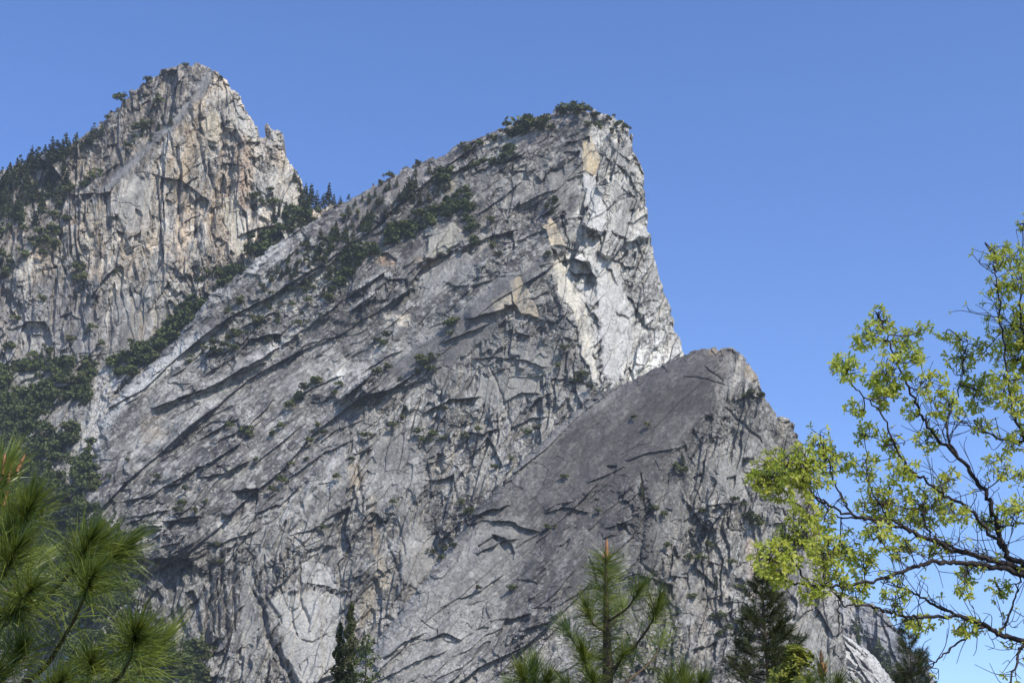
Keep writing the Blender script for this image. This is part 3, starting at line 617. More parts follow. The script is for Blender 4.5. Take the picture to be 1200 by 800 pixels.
for poly, dp in (([(138, 272), (146, 274), (157, 296), (150, 302), (142, 292)], 5), ([(160, 245), (168, 252), (166, 262), (160, 256)], 3.5), ([(183, 186), (188, 182), (189, 198), (184, 198)], 4),
                 ([(92, 262), (100, 256), (102, 266), (94, 270)], 4), ([(126, 170), (136, 168), (138, 178), (128, 180)], 4), ([(120, 185), (128, 182), (130, 192), (121, 192)], 4),
                 ([(292, 186), (304, 184), (306, 200), (294, 204)], 4), ([(324, 174), (331, 176), (330, 188), (325, 186)], 4), ([(310, 232), (320, 226), (322, 250), (312, 256)], 5), ([(292, 240), (300, 236), (300, 262), (294, 262)], 4),
                 ([(185, 90), (200, 84), (205, 96), (198, 112), (190, 108)], 5), ([(205, 98), (214, 92), (212, 112), (204, 112)], 4), ([(165, 122), (174, 118), (172, 130), (166, 132)], 3.5), ([(128, 130), (138, 126), (134, 138), (128, 140)], 4),
                 ([(228, 270), (236, 262), (238, 290), (230, 295)], 4), ([(245, 250), (252, 244), (252, 268), (246, 270)], 4), ([(70, 372), (84, 366), (82, 376), (72, 380)], 4), ([(10, 386), (28, 380), (26, 388), (14, 392)], 4),
                 ([(208, 242), (216, 236), (214, 262), (208, 262)], 3.5), ([(256, 212), (264, 206), (264, 228), (258, 230)], 3.5), ([(222, 316), (232, 310), (230, 330), (222, 332)], 4)):
    A.cave(poly, dp)
for line, wd, dp in (([(225, 145), (232, 165), (238, 190), (250, 215)], 2.2, 4), ([(212, 205), (208, 240), (214, 280)], 1.8, 3), ([(245, 190), (252, 230), (246, 280)], 2, 3.5), ([(268, 175), (272, 215), (266, 260)], 2, 3),
                     ([(292, 200), (296, 250), (290, 300)], 2.2, 4), ([(190, 210), (186, 250), (192, 300)], 1.8, 3), ([(232, 215), (228, 260), (236, 310)], 1.8, 3), ([(122, 220), (126, 270), (120, 330)], 2, 3.5), ([(70, 260), (76, 320), (70, 370)], 2, 3.5),
                     ([(128, 350), (130, 385), (128, 415)], 2, 3.5), ([(180, 350), (184, 375), (180, 395)], 2, 3)):
    A.crack(line, wd, dp)
A.tint([(120, 435), (132, 432), (136, 455), (124, 470), (112, 500), (100, 530), (104, 500), (116, 462)], WHITE * 0.9, 0.8, 4)
A.tint([(112, 430), (140, 430), (134, 470), (122, 508), (108, 548), (86, 556), (84, 540), (94, 500), (106, 470)], WHITE * 0.95, 0.8, 4, grain=0.7)
A.tint([(12, 435), (45, 432), (50, 445), (30, 465), (12, 462)], PALE, 0.6, 4); A.tint([(60, 470), (95, 465), (108, 480), (70, 505), (52, 500)], (0.2, 0.2, 0.21), 0.8, 5)
A.tint([(60, 540), (82, 538), (86, 556), (66, 562)], PALE, 0.8, 3); A.tint([(40, 600), (56, 604), (62, 640), (54, 660), (42, 640)], WHITE, 0.7, 4)
A.tint([(245, 345), (283, 335), (270, 350), (250, 356)], WHITE, 0.8, 3); A.tint([(0, 430), (112, 425), (100, 560), (80, 640), (0, 660)], LICH, 0.4, 10)
outline_far = [(-66, 228), (-30, 212), (0, 200), (40, 186), (80, 172), (105, 155), (125, 138), (148, 115), (163, 100), (178, 91), (190, 84), (203, 78), (215, 76), (232, 75), (243, 78),
     (255, 85), (265, 98), (280, 115), (290, 130), (300, 148), (304, 160), (310, 161), (311, 147), (316, 145), (322, 150), (330, 153), (332, 165), (328, 172), (334, 182), (342, 192),
     (349, 205), (355, 222), (358, 240), (372, 247), (390, 240), (410, 236), (430, 250), (464, 320), (464, 1070), (-66, 1070)]

# ================================================================= far wooded hill and pale scree beside the lower peak
H = Relief(2700, 930, 1320, 680)
X, Y = H.X, H.Y
H.d += 0.5 * (Y - 690) - 0.25 * (X - 1000); H.c[:] = (0.13, 0.135, 0.145)
granite(H, np.full(X.shape, 0.3, np.float32), np.full(X.shape, 0.8, np.float32), deg=-35, lean=90)
H.streak([(1021, 702), (1024, 720), (1028, 745)], 2.2, PALE, 0.7); H.streak([(1034, 712), (1036, 735)], 2, PALE * 0.8, 0.5)
outline_hill = [(935, 690), (970, 690), (1000, 698), (1022, 706), (1040, 720), (1056, 742), (1072, 766), (1088, 786), (1104, 805), (1140, 850), (1200, 905), (1300, 960), (1316, 1070), (935, 1070)]
T = Relief(2150, 950, 1160, 735)
X, Y = T.X, T.Y
T.d += 0.62 * (Y - 745) - 0.1 * (X - 1000); T.c[:] = WHITE * 0.9
granite(T, np.full(X.shape, 0.5, np.float32), np.full(X.shape, 0.7, np.float32), deg=-42, lean=130)
T._mix(np.s_[:, :], 0.45, WHITE); T.streak([(1003, 770), (1020, 790), (1036, 815)], 2.5, VARN, 0.6); T.crack([(1004, 768), (1022, 792), (1040, 816)], 2.2, 4); T.crack([(1000, 785), (1015, 806)], 2, 4)
outline_scree = [(955, 740), (990, 742), (1004, 752), (1020, 765), (1034, 779), (1048, 797), (1062, 818), (1100, 880), (1150, 1070), (955, 1070)]

# order in depth: keep each peak behind the one in front of it, and drop what lies far inside its outline
def behind(R, front, outline, margin, gap):
    sd = poly_sd(R.X, R.Y, outline)
    return sd > margin

hide_mid = behind(B, C, outline_low, 90, 60)
hide_far = behind(A, B, outline_mid, 110, 60)
def peak(R, name, outline, label, drop=None, jag=1.6):
    o = R.build(name, outline, drop, jag, rockm)
    return tag(o, label, 'mountain', None, 'structure')
peak(C, 'mountain', outline_low, 'lowest granite peak with a dark smooth slab, in front of the taller cliff', jag=1.3)
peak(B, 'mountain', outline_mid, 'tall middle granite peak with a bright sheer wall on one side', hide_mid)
peak(A, 'mountain', outline_far, 'pointed buff granite peak rising beyond the wooded saddle', hide_far, jag=2.2)
peak(H, 'hill', outline_hill, 'dark distant hillside low behind the lowest peak')['category'] = 'hill'
peak(T, 'hill', outline_scree, 'pale sunlit scree slope beside the foot of the lowest peak')['category'] = 'slope'

# valley floor: one sheet to the horizon
gm = noise_mat('valley_soil', (0.06, 0.07, 0.035), (0.11, 0.095, 0.06), 0.3, 0.95, 0.1)
g = np.array([(-6500, -2500, 0), (6500, -2500, 0), (6500, 9000, 0), (-6500, 9000, 0)], float)
tag(mesh_np('ground', g, [np.array([[0, 1, 2, 3]])], gm), 'grassy valley floor under the cliffs', 'ground', None, 'structure')

# summer air between the eye and the cliffs
hz = bpy.data.materials.new('air'); hz.use_nodes = True; hn = hz.node_tree.nodes
hn.remove(hn['Principled BSDF']); pv = hn.new('ShaderNodeVolumePrincipled')
pv.inputs['Color'].default_value = (0.80, 0.88, 1.0, 1); pv.inputs['Density'].default_value = HAZE; pv.inputs['Anisotropy'].default_value = 0.1
hz.node_tree.links.new(pv.outputs[0], hn['Material Output'].inputs['Volume'])
x0, x1, y0, y1, z0, z1 = -6600, 6600, -2600, 9100, -8, 1560
hv = np.array([(x, y, z) for z in (z0, z1) for y in (y0, y1) for x in (x0, x1)], float)
hf = np.array([(0, 2, 3, 1), (4, 5, 7, 6), (0, 1, 5, 4), (2, 6, 7, 3), (0, 4, 6, 2), (1, 3, 7, 5)])
tag(mesh_np('haze', hv, [hf], hz), 'thin bluish air in front of the far cliffs', 'haze', None, 'stuff')
# ================================================================= trees and scrub on the cliffs (10 to 40 m tall, 2 km away)
rs = np.random.RandomState(11)
far_conifer_m = noise_mat('far_conifer_needles', (0.040, 0.050, 0.025), (0.092, 0.098, 0.042), 3.0, 0.9, 0.1, rand=0.35)
far_shrub_m = noise_mat('scrub_leaves', (0.056, 0.070, 0.028), (0.140, 0.148, 0.058), 1.2, 0.9, 0.1, rand=0.4)

woods_m = noise_mat('woods_leaves', (0.046, 0.066, 0.024), (0.135, 0.150, 0.055), 0.055, 0.9, 0.1, detail=2)

def tri_soup(P, size, r, flat=0.6):
    """a small leaf clump (one bent quad) at every point"""
    n = len(P); a = r.normal(size=(n, 3)); a[:, 2] *= flat; a /= np.linalg.norm(a, axis=1)[:, None] + 1e-9
    b = r.normal(size=(n, 3)); b = np.cross(a, b); b /= np.linalg.norm(b, axis=1)[:, None] + 1e-9
    s = (np.asarray(size) * (0.6 + 0.8 * r.rand(n)))[:, None]
    V = np.stack([P - a * s, P - b * s * 0.6, P + a * s, P + b * s * 0.6 + np.cross(a, b) * s * 0.3], 1).reshape(-1, 3)
    return V, np.arange(4 * n).reshape(n, 4)

def cone_trunk(h, r0, k=5):
    a = np.arange(k) * 2 * math.pi / k
    V = np.concatenate([np.stack([r0 * np.cos(a), r0 * np.sin(a), 0 * a - 0.06], 1), [[0, 0, h]]])
    return V, np.array([(i, (i + 1) % k, k) for i in range(k)])

def far_conifer(seed, n=260, wide=0.17):
    r = np.random.RandomState(seed)
    t = 1 - np.sqrt(r.rand(n)) * 0.93
    wh = 0.72 + 0.35 * np.sin(t * 34 + r.rand() * 6) * (1 - t)
    R = (wide * (1 - t) ** 0.85 + 0.012) * wh * (0.35 + 0.75 * np.sqrt(r.rand(n)))
    a = r.rand(n) * 2 * math.pi; R *= 1 + 0.35 * np.sin(a * 2 + r.rand() * 6)
    P = np.stack([R * np.cos(a), R * np.sin(a), t - R * 0.25], 1)
    V, f = tri_soup(P, 0.05, r, 0.5); T, g = cone_trunk(0.95, 0.02)
    return np.concatenate([V, T]), [f, g + len(V)]

def far_shrub(seed, n=200):
    r = np.random.RandomState(seed)
    lobes = r.normal(size=(7, 3)) * (0.45, 0.45, 0.2); lobes[:, 2] = np.abs(lobes[:, 2]) + 0.25
    k = r.randint(0, 7, n); v = r.normal(size=(n, 3)); v /= np.linalg.norm(v, axis=1)[:, None]
    P = lobes[k] + v * (0.38 * r.rand(n) ** 0.4)[:, None]; P[:, 2] = np.maximum(P[:, 2] * 0.9, -0.1)
    V, f = tri_soup(P, 0.17, r, 0.8); T, g = cone_trunk(0.5, 0.05)
    return np.concatenate([V, T]), [f, g + len(V)]

CON = [far_conifer(100 + i, wide=(0.23, 0.29, 0.20, 0.33, 0.27)[i]) for i in range(5)]
SHR = [far_shrub(200 + i) for i in range(5)]
proto = {}
def plant(kind, R, px, py, size, label, group, name):
    """one tree or bush standing on the rock at photo position (px, py); size in photo pixels"""
    i = rs.randint(5); key = (kind, i)
    if key not in proto:
        V, f = (CON if kind == 'c' else SHR)[i]
        o = mesh_np(name, V, f, far_conifer_m if kind == 'c' else far_shrub_m); proto[key] = o.data
    else:
        o = bpy.data.objects.new(name, proto[key]); COL.objects.link(o)
    s = size * R.m * 1.06; p = R.where(px, py)
    o.location = (p[0], p[1] - 0.4 * s * (kind == 's') - 2, p[2] - 0.03 * s)
    o.rotation_euler = (rs.normal() * 0.04, rs.normal() * 0.04, rs.rand() * 6.28)
    k = 1.0 if kind == 'c' else 0.72
    o.scale = (s * k * (0.85 + 0.4 * rs.rand()), s * k * (0.85 + 0.4 * rs.rand()), s * (1.0 if kind == 'c' else 0.74))
    return tag(o, label, 'tree' if kind == 'c' else 'bush', group)

def inside(poly, n):
    p = np.array(poly, float); lo, hi = p.min(0), p.max(0); out = []
    while len(out) < n:
        q = lo + rs.rand(400, 2) * (hi - lo); k = poly_sd(q[:, 0], q[:, 1], poly) > 0
        out += [tuple(x) for x in q[k]]
    return sorted(out[:n], key=lambda t: t[1])

SKY_C = ('dark conifer on the skyline ridge falling from the pointed peak', 'conifers along the skyline ridge of the pointed peak', 'conifer_tree')
for x, y, h in ((-3, 222, 24), (1, 222, 27), (9, 217, 29), (16, 214, 22), (21, 206, 27), (32, 200, 32), (38, 204, 24), (43, 198, 28), (52, 192, 24), (58, 190, 30), (66, 188, 26), (75, 180, 26), (81, 180, 20),
                (87, 178, 26), (96, 176, 16), (103, 168, 13), (108, 166, 25), (118, 158, 17), (26, 208, 20), (48, 196, 20), (70, 186, 18)):
    plant('c', A, x, y + 1, h * 1.22, *SKY_C)
for x, y, h in ((142, 120, 13), (173, 96, 9), (218, 78, 6), (259, 94, 7), (126, 140, 6)):
    plant('s', A, x, y, h * 1.1, 'small lone bush on the crest of the pointed peak', 'bushes on the crest of the pointed peak', 'bush')
SH_C = ('dark conifer on the rough shoulder under the skyline ridge', 'conifers on the shoulder of the pointed peak', 'conifer_tree')
for x, y in inside([(-5, 225), (40, 205), (75, 195), (90, 210), (70, 245), (40, 265), (-5, 275)], 42):
    plant('c', A, x, y, 14 + 16 * rs.rand(), *SH_C)
SH_S = ('low dark bush on the rough shoulder of the pointed peak', 'bushes on the shoulder of the pointed peak', 'bush')
for x, y in inside([(-5, 270), (60, 240), (110, 200), (150, 150), (190, 118), (205, 125), (150, 178), (110, 220), (90, 260), (60, 300), (-5, 330)], 46):
    plant('s', A, x, y, 6 + 7 * rs.rand(), *SH_S)
for x, y, h in ((200, 148, 17), (186, 152, 14), (166, 160, 13), (190, 140, 10), (176, 166, 12)):
    plant('c', A, x, y, h, 'dark conifer beside the clean slab of the pointed peak', 'conifers beside the slab of the pointed peak', 'conifer_tree')
SAD = ('dark conifer in the saddle between the two taller peaks', 'conifers in the saddle', 'conifer_tree')
for x, y, h in ((345, 214, 18), (350, 224, 20), (357, 238, 30), (364, 240, 32), (371, 243, 24), (377, 243, 20), (384, 240, 30), (390, 240, 16), (352, 242, 22)):
    plant('c', A, x, y, h, *SAD)
GUL = ('dark conifer in the wooded gully under the saddle', 'conifers in the gully under the saddle', 'conifer_tree')
for x, y in inside([(335, 240), (375, 245), (365, 262), (330, 284), (298, 306), (292, 296), (315, 268)], 26):
    plant('c', A, x, y, 14 + 12 * rs.rand(), *GUL)
SCRUB_A, SCRUB_B = [], []
for poly, n in (([(335, 240), (385, 245), (365, 264), (330, 286), (300, 306), (292, 296)], 22), ([(258, 328), (275, 308), (292, 318), (262, 345)], 14),
                ([(198, 372), (222, 350), (246, 364), (215, 396), (190, 408)], 26), ([(130, 424), (165, 405), (205, 392), (190, 412), (165, 436), (135, 446)], 34),
                ([(190, 240), (215, 236), (212, 262), (192, 262)], 0)):
    SCRUB_A.extend((x, y, 9 + 9 * rs.rand()) for x, y in inside(poly, n))
for x, y, h in ((262, 336, 24), (272, 330, 26), (284, 322, 22), (215, 388, 20), (226, 380, 24), (208, 396, 16)):
    plant('c', A, x, y, h, *GUL)
WAL = ('small dark bush on a ledge of the pointed peak\'s lower wall', 'bushes on the lower wall of the pointed peak', 'bush')
for x, y, h in ((92, 318, 14), (98, 328, 12), (90, 330, 10), (60, 415, 12), (40, 420, 12), (118, 405, 10), (300, 232, 12), (306, 240, 10), (325, 240, 12), (20, 375, 9), (52, 352, 9), (8, 320, 10), (30, 300, 9), (135, 320, 8),
                (108, 385, 9), (85, 400, 10), (12, 408, 12), (70, 432, 12), (104, 424, 12), (318, 225, 9), (296, 280, 9), (236, 330, 10), (245, 322, 9)):
    plant('s', A, x, y, h, *WAL)

# middle peak
TOP = ('dark bush on the rounded summit of the middle peak', 'bushes on the summit of the middle peak', 'bush')
for x, y, h in ((612, 151, 24), (622, 151, 19), (632, 152, 21), (640, 146, 13), (656, 133, 14), (664, 133, 15), (671, 132, 14), (680, 133, 16), (687, 132, 11), (699, 137, 9), (712, 142, 9), (724, 148, 9), (732, 152, 9),
                (594, 158, 12), (578, 164, 10), (562, 170, 9), (600, 160, 11), (548, 176, 9), (540, 172, 7), (490, 193, 8), (458, 208, 9), (446, 216, 8), (700, 150, 9), (716, 156, 8), (690, 148, 8), (605, 158, 14), (645, 152, 10)):
    plant('s', B, x, y, h, *TOP)
RDG = ('slim dark conifer high on the middle peak\'s shoulder', 'conifers on the shoulder of the middle peak', 'conifer_tree')
for x, y, h in ((478, 228, 26), (474, 232, 18), (484, 236, 18), (399, 238, 10), (408, 234, 9), (430, 262, 22), (424, 268, 18), (414, 290, 26), (408, 296, 20), (402, 306, 22), (370, 306, 26), (374, 312, 20), (512, 230, 16),
                (520, 226, 18), (526, 222, 14), (436, 258, 18), (452, 256, 18), (460, 250, 16), (444, 262, 20), (492, 240, 16), (502, 236, 15), (392, 318, 18), (384, 326, 18), (612, 152, 22), (600, 200, 10), (648, 240, 14), (646, 250, 14)):
    plant('c', B, x, y, h, *RDG)
for poly, n in (([(395, 332), (410, 300), (440, 275), (480, 258), (510, 240), (545, 222), (552, 245), (530, 256), (500, 268), (470, 282), (440, 300), (415, 320), (402, 345)], 84),
                ([(545, 235), (556, 262), (566, 276), (552, 290), (546, 270)], 8), ([(505, 205), (560, 185), (600, 172), (606, 182), (560, 200), (520, 220)], 18)):
    SCRUB_B.extend((x, y, 7 + 8 * rs.rand()) for x, y in inside(poly, n))
SLB = ('small dark bush scattered on the middle peak\'s long slab', 'bushes scattered on the middle peak\'s slab', 'bush')
for x, y in inside([(300, 330), (390, 262), (410, 300), (380, 370), (330, 400), (250, 420), (205, 430), (240, 380)], 78):
    plant('s', B, x, y, 4 + 6 * rs.rand(), *SLB)
for x, y in inside([(310, 325), (395, 262), (405, 320), (360, 370), (300, 380)], 42):
    plant('c', B, x, y, 8 + 9 * rs.rand(), 'small dark conifer scattered on the middle peak\'s slab', 'conifers scattered on the middle peak\'s slab', 'conifer_tree')
LED = ('small dark bush on a ledge of the middle peak\'s broken face', 'bushes on ledges of the middle peak\'s face', 'bush')
for x, y, h in ((497, 428, 16), (503, 434, 12), (490, 438, 10), (505, 420, 10), (684, 442, 13), (692, 455, 9), (676, 448, 9), (618, 508, 10), (628, 504, 8), (508, 512, 12), (498, 518, 10), (488, 508, 9), (520, 515, 9), (548, 602, 11),
                (522, 645, 9), (508, 648, 8), (540, 590, 8), (212, 592, 11), (206, 600, 9), (218, 575, 9), (330, 565, 13), (318, 575, 9), (291, 512, 13), (286, 506, 10), (340, 478, 12), (348, 468, 14), (356, 458, 13), (366, 450, 12),
                (374, 446, 9), (440, 400, 9), (452, 396, 10), (448, 404, 9), (320, 510, 9), (270, 500, 9), (300, 540, 8), (228, 600, 9), (255, 640, 8), (240, 590, 8), (260, 660, 8), (330, 500, 8), (392, 462, 9), (398, 452, 9), (460, 500, 9),
                (470, 490, 8), (410, 540, 8), (395, 560, 8), (340, 545, 8), (300, 580, 8), (580, 548, 8), (600, 540, 8), (560, 505, 9), (545, 512, 8), (520, 480, 8), (575, 260, 10), (585, 300, 9), (578, 290, 10), (524, 382, 12), (534, 378, 10),
                (528, 392, 8), (648, 236, 10), (640, 244, 9), (380, 620, 8), (460, 590, 8), (130, 560, 8), (150, 540, 7), (185, 560, 8), (660, 410, 9), (655, 430, 8), (640, 300, 8), (420, 250, 8), (402, 255, 8)):
    plant('s', B, x, y, h * 0.92, *LED)

for x, y in inside([(398, 250), (440, 225), (500, 200), (520, 225), (440, 270), (400, 320), (380, 330), (372, 290)], 64):
    plant('c', B, x, y, 8 + 10 * rs.rand(), *RDG)
for x, y in inside([(420, 440), (500, 400), (520, 420), (480, 470), (420, 520), (360, 560), (340, 540)], 14):
    plant('s', B, x, y, 5 + 6 * rs.rand(), *LED)

# lowest peak
LOW = ('small dark bush on the lowest peak\'s slab and cliff', 'bushes on the lowest peak', 'bush')
for x, y, h in ((876, 608, 14), (886, 612, 12), (892, 616, 9), (868, 594, 9), (860, 586, 8), (806, 655, 10), (820, 655, 10), (846, 725, 13), (852, 738, 11), (840, 745, 10), (881, 464, 11), (890, 466, 9), (874, 466, 8), (792, 548, 8),
                (778, 604, 8), (800, 552, 9), (764, 598, 8), (830, 640, 9), (866, 690, 10), (640, 620, 8), (664, 560, 7), (700, 600, 7), (760, 500, 7), (560, 690, 7), (600, 690, 8), (856, 660, 9), (812, 700, 9), (900, 560, 8), (910, 580, 8),
                (742, 490, 6), (936, 640, 8), (780, 640, 8), (740, 680, 8), (822, 600, 8), (550, 600, 8), (530, 640, 8), (515, 655, 8)):
    plant('s', C, x, y, h, *LOW)
for x, y, h in ((752, 585, 22), (800, 545, 18), (838, 690, 16), (905, 640, 16)):
    plant('c', C, x, y, h, 'tiny dark conifer rooted in a crack of the lowest peak', 'conifers rooted on the lowest peak', 'conifer_tree')

# woods that read as one mass: the foot of the far peak and the dark trees under the middle one
def woods(name, spots, R, label, kinds=0.25):
    VV, FF, n = [], [], 0
    for x, y, s in spots:
        V, f = (CON if rs.rand() < kinds else SHR)[rs.randint(5)]
        h = s * R.m; a = rs.rand() * 6.28; ca, sa = math.cos(a), math.sin(a); p = R.where(x, y)
        isc = len(V) > 1000
        k = h * (1.6 if isc else 0.8)
        W = np.stack([V[:, 0] * ca - V[:, 1] * sa, V[:, 0] * sa + V[:, 1] * ca, V[:, 2] * (1.0 if isc else 0.9)], 1) * k + p + (0, -0.3 * h, -0.05 * h)
        VV.append(W); FF += [g + n for g in f]; n += len(V)
    q = [f for f in FF if f.shape[1] == 4]; t = [f for f in FF if f.shape[1] == 3]
    return tag(mesh_np(name, np.concatenate(VV), [np.concatenate(q), np.concatenate(t)], woods_m), label, 'woods', None, 'stuff')

sp = []
bare = [[(14, 440), (44, 436), (46, 452), (28, 462), (14, 458)], [(58, 474), (92, 468), (106, 484), (72, 506), (50, 502)], [(62, 540), (84, 540), (84, 556), (66, 560)], [(110, 428), (142, 428), (136, 472), (122, 512), (106, 552), (84, 560), (82, 538), (92, 500), (104, 470)]]
for x, y in inside([(-8, 428), (112, 424), (122, 446), (114, 470), (106, 500), (100, 540), (112, 556), (100, 600), (130, 640), (140, 700), (60, 760), (-8, 760)], 900):
    if any(poly_sd(np.array([x]), np.array([y]), b)[0] > 0 for b in bare): continue
    if 36 < x < 66 and 596 < y < 665 and rs.rand() < 0.7: continue
    sp.append((x, y, 8 + 8 * rs.rand()))
woods('forest', sp, A, 'dense dark green woods at the foot of the pointed peak', 0.12)
sp = [(x, y, 9 + 8 * rs.rand()) for x, y in inside([(88, 530), (108, 520), (112, 560), (110, 600), (130, 620), (160, 650), (172, 700), (205, 770), (232, 748), (246, 770), (236, 812), (70, 812)], 420)]
woods('forest', sp, B, 'dark woods below the overhangs of the middle peak', 0.15)
sp = [(x, y, 8 + 6 * rs.rand()) for x, y in inside([(1002, 738), (1016, 744), (1030, 762), (1046, 784), (1072, 806), (1100, 826), (1130, 860), (1060, 860), (1030, 795), (1006, 758)], 130)]
woods('forest', sp, H, 'dark trees covering the distant low hillside', 0.5)

woods('shrubbery', SCRUB_A, A, 'dark scrub filling the gully between the two taller peaks', 0.0)
woods('shrubbery', SCRUB_B, B, 'leafy band of green scrub across the middle peak under its summit', 0.0)
# ================================================================= near trees
rn = np.random.RandomState(23)
needle_m = noise_mat('pine_needles', (0.060, 0.100, 0.014), (0.27, 0.31, 0.055), 14.0, 0.36, 0.5, trans=0.3)
needle_dark_m = noise_mat('dark_needles', (0.032, 0.044, 0.012), (0.085, 0.098, 0.028), 1.5, 0.5, 0.35, trans=0.15)
bark_m = noise_mat('pine_bark', (0.055, 0.042, 0.032), (0.12, 0.085, 0.06), 30, 0.9, 0.2, bump=0.4)
bud_m = noise_mat('orange_pine_buds', (0.22, 0.10, 0.045), (0.36, 0.18, 0.08), 60, 0.7, 0.3)
oak_bark_m = noise_mat('oak_bark', (0.022, 0.018, 0.018), (0.055, 0.045, 0.042), 25, 0.9, 0.2, bump=0.5)
oak_leaf_m = noise_mat('young_oak_leaves', (0.38, 0.45, 0.040), (0.58, 0.58, 0.11), 4.0, 0.5, 0.35, trans=0.5)
oak_leaf2_m = noise_mat('sapling_leaves', (0.16, 0.20, 0.03), (0.30, 0.30, 0.05), 3.0, 0.5, 0.3, trans=0.4)

def unit(v):
    v = np.asarray(v, float); return v / (np.linalg.norm(v, axis=-1, keepdims=True) + 1e-12)

class Geo:
    def __init__(self): self.V = []; self.F = {}; self.n = 0
    def add(self, V, *faces):
        V = np.asarray(V, float).reshape(-1, 3)
        for f in faces:
            f = np.asarray(f, int); self.F.setdefault(f.shape[1], []).append(f + self.n)
        self.V.append(V); self.n += len(V)
    def build(self, name, m, parent, smooth=True):
        if not self.n: return None
        return mesh_np(name, np.concatenate(self.V) - (np.array(parent.location) if parent else 0), [np.concatenate(f) for f in self.F.values()], m, parent, smooth=smooth)

def spline(P, n=6):
    """Catmull-Rom through the points"""
    P = np.asarray(P, float); Q = np.concatenate([[2 * P[0] - P[1]], P, [2 * P[-1] - P[-2]]]); out = []
    for i in range(1, len(Q) - 2):
        for t in np.arange(n) / n:
            a, b, c, d = Q[i - 1:i + 3]
            out.append(0.5 * (2 * b + (c - a) * t + (2 * a - 5 * b + 4 * c - d) * t * t + (3 * b - a - 3 * c + d) * t ** 3))
    return np.array(out + [P[-1]])

def tube(g, P, r0, r1, k=6, rough=0.0):
    P = np.asarray(P, float); n = len(P); T = unit(np.gradient(P, axis=0))
    ref = np.array([0.3, 1, 0.2]); A_ = unit(np.cross(T, ref)); B_ = np.cross(T, A_)
    a = np.arange(k) * 2 * math.pi / k; r = np.linspace(r0, r1, n) if np.ndim(r0) == 0 else r0
    if rough: r = r * (1 + rough * rn.normal(size=n))
    V = P[:, None] + r[:, None, None] * (A_[:, None] * np.cos(a)[None, :, None] + B_[:, None] * np.sin(a)[None, :, None])
    i, j = np.meshgrid(np.arange(n - 1), np.arange(k), indexing='ij')
    f = np.stack([i * k + j, i * k + (j + 1) % k, (i + 1) * k + (j + 1) % k, (i + 1) * k + j], -1).reshape(-1, 4)
    V = np.concatenate([V.reshape(-1, 3), P[:1], P[-1:] + T[-1:] * r[-1]])
    c = np.array([(j, n * k, (j + 1) % k) for j in range(k)] + [((n - 1) * k + (j + 1) % k, n * k + 1, (n - 1) * k + j) for j in range(k)])
    g.add(V, f, c[:, ::-1])

def brush(g, P, n, nl, a0=75, a1=22, width=0.0022, droop=0.06, bias=1.0):
    """pine needles along a shoot P (polyline): spread wide at its base, closing towards its tip"""
    P = np.asarray(P, float); T = unit(np.gradient(P, axis=0))
    t = rn.rand(n) ** bias; q = t * (len(P) - 1); i = np.minimum(q.astype(int), len(P) - 2); fr = (q - i)[:, None]
    b = P[i] * (1 - fr) + P[i + 1] * fr; ax = unit(T[i] * (1 - fr) + T[i + 1] * fr)
    pr = unit(np.cross(ax, rn.normal(size=(n, 3))))
    an = np.radians(a0 + (a1 - a0) * t + rn.normal(size=n) * 11)[:, None]
    d = unit(ax * np.cos(an) + pr * np.sin(an)); l = nl * (0.55 + 0.55 * rn.rand(n))[:, None]
    side = unit(np.cross(d, rn.normal(size=(n, 3)))) * width * 0.5
    m1 = b + d * l * 0.5; tip = b + d * l + ax * l * 0.10 + np.array([0, 0, -droop]) * l; m1 = m1 + np.array([0, 0, droop * 0.4]) * l
    V = np.stack([b - side, b + side, m1 + side, m1 - side, tip + side * 0.3, tip - side * 0.3], 1)
    k = np.arange(n)[:, None] * 6
    g.add(V, np.concatenate([k + [0, 1, 2, 3], k + [3, 2, 4, 5]]))

def empty(name, loc, label, cat, group=None):
    o = bpy.data.objects.new(name, None); COL.objects.link(o); o.location = loc
    bpy.context.view_layer.update()
    return tag(o, label, cat, group)

def px_line(pts, Y):
    Y = np.broadcast_to(np.asarray(Y, float), (len(pts),)); p = np.array(pts, float)
    return np.stack([at(a, b, y) for (a, b), y in zip(p, Y)])

def bud(parent, p, d, l, r):
    g = Geo(); d = unit(d); P = np.array([p + d * l * t for t in (0, 0.25, 0.6, 0.9, 1.0)])
    tube(g, P, np.array([0.75, 1.0, 0.9, 0.6, 0.2]) * r, 0, 7); return g.build('bud', bud_m, parent)

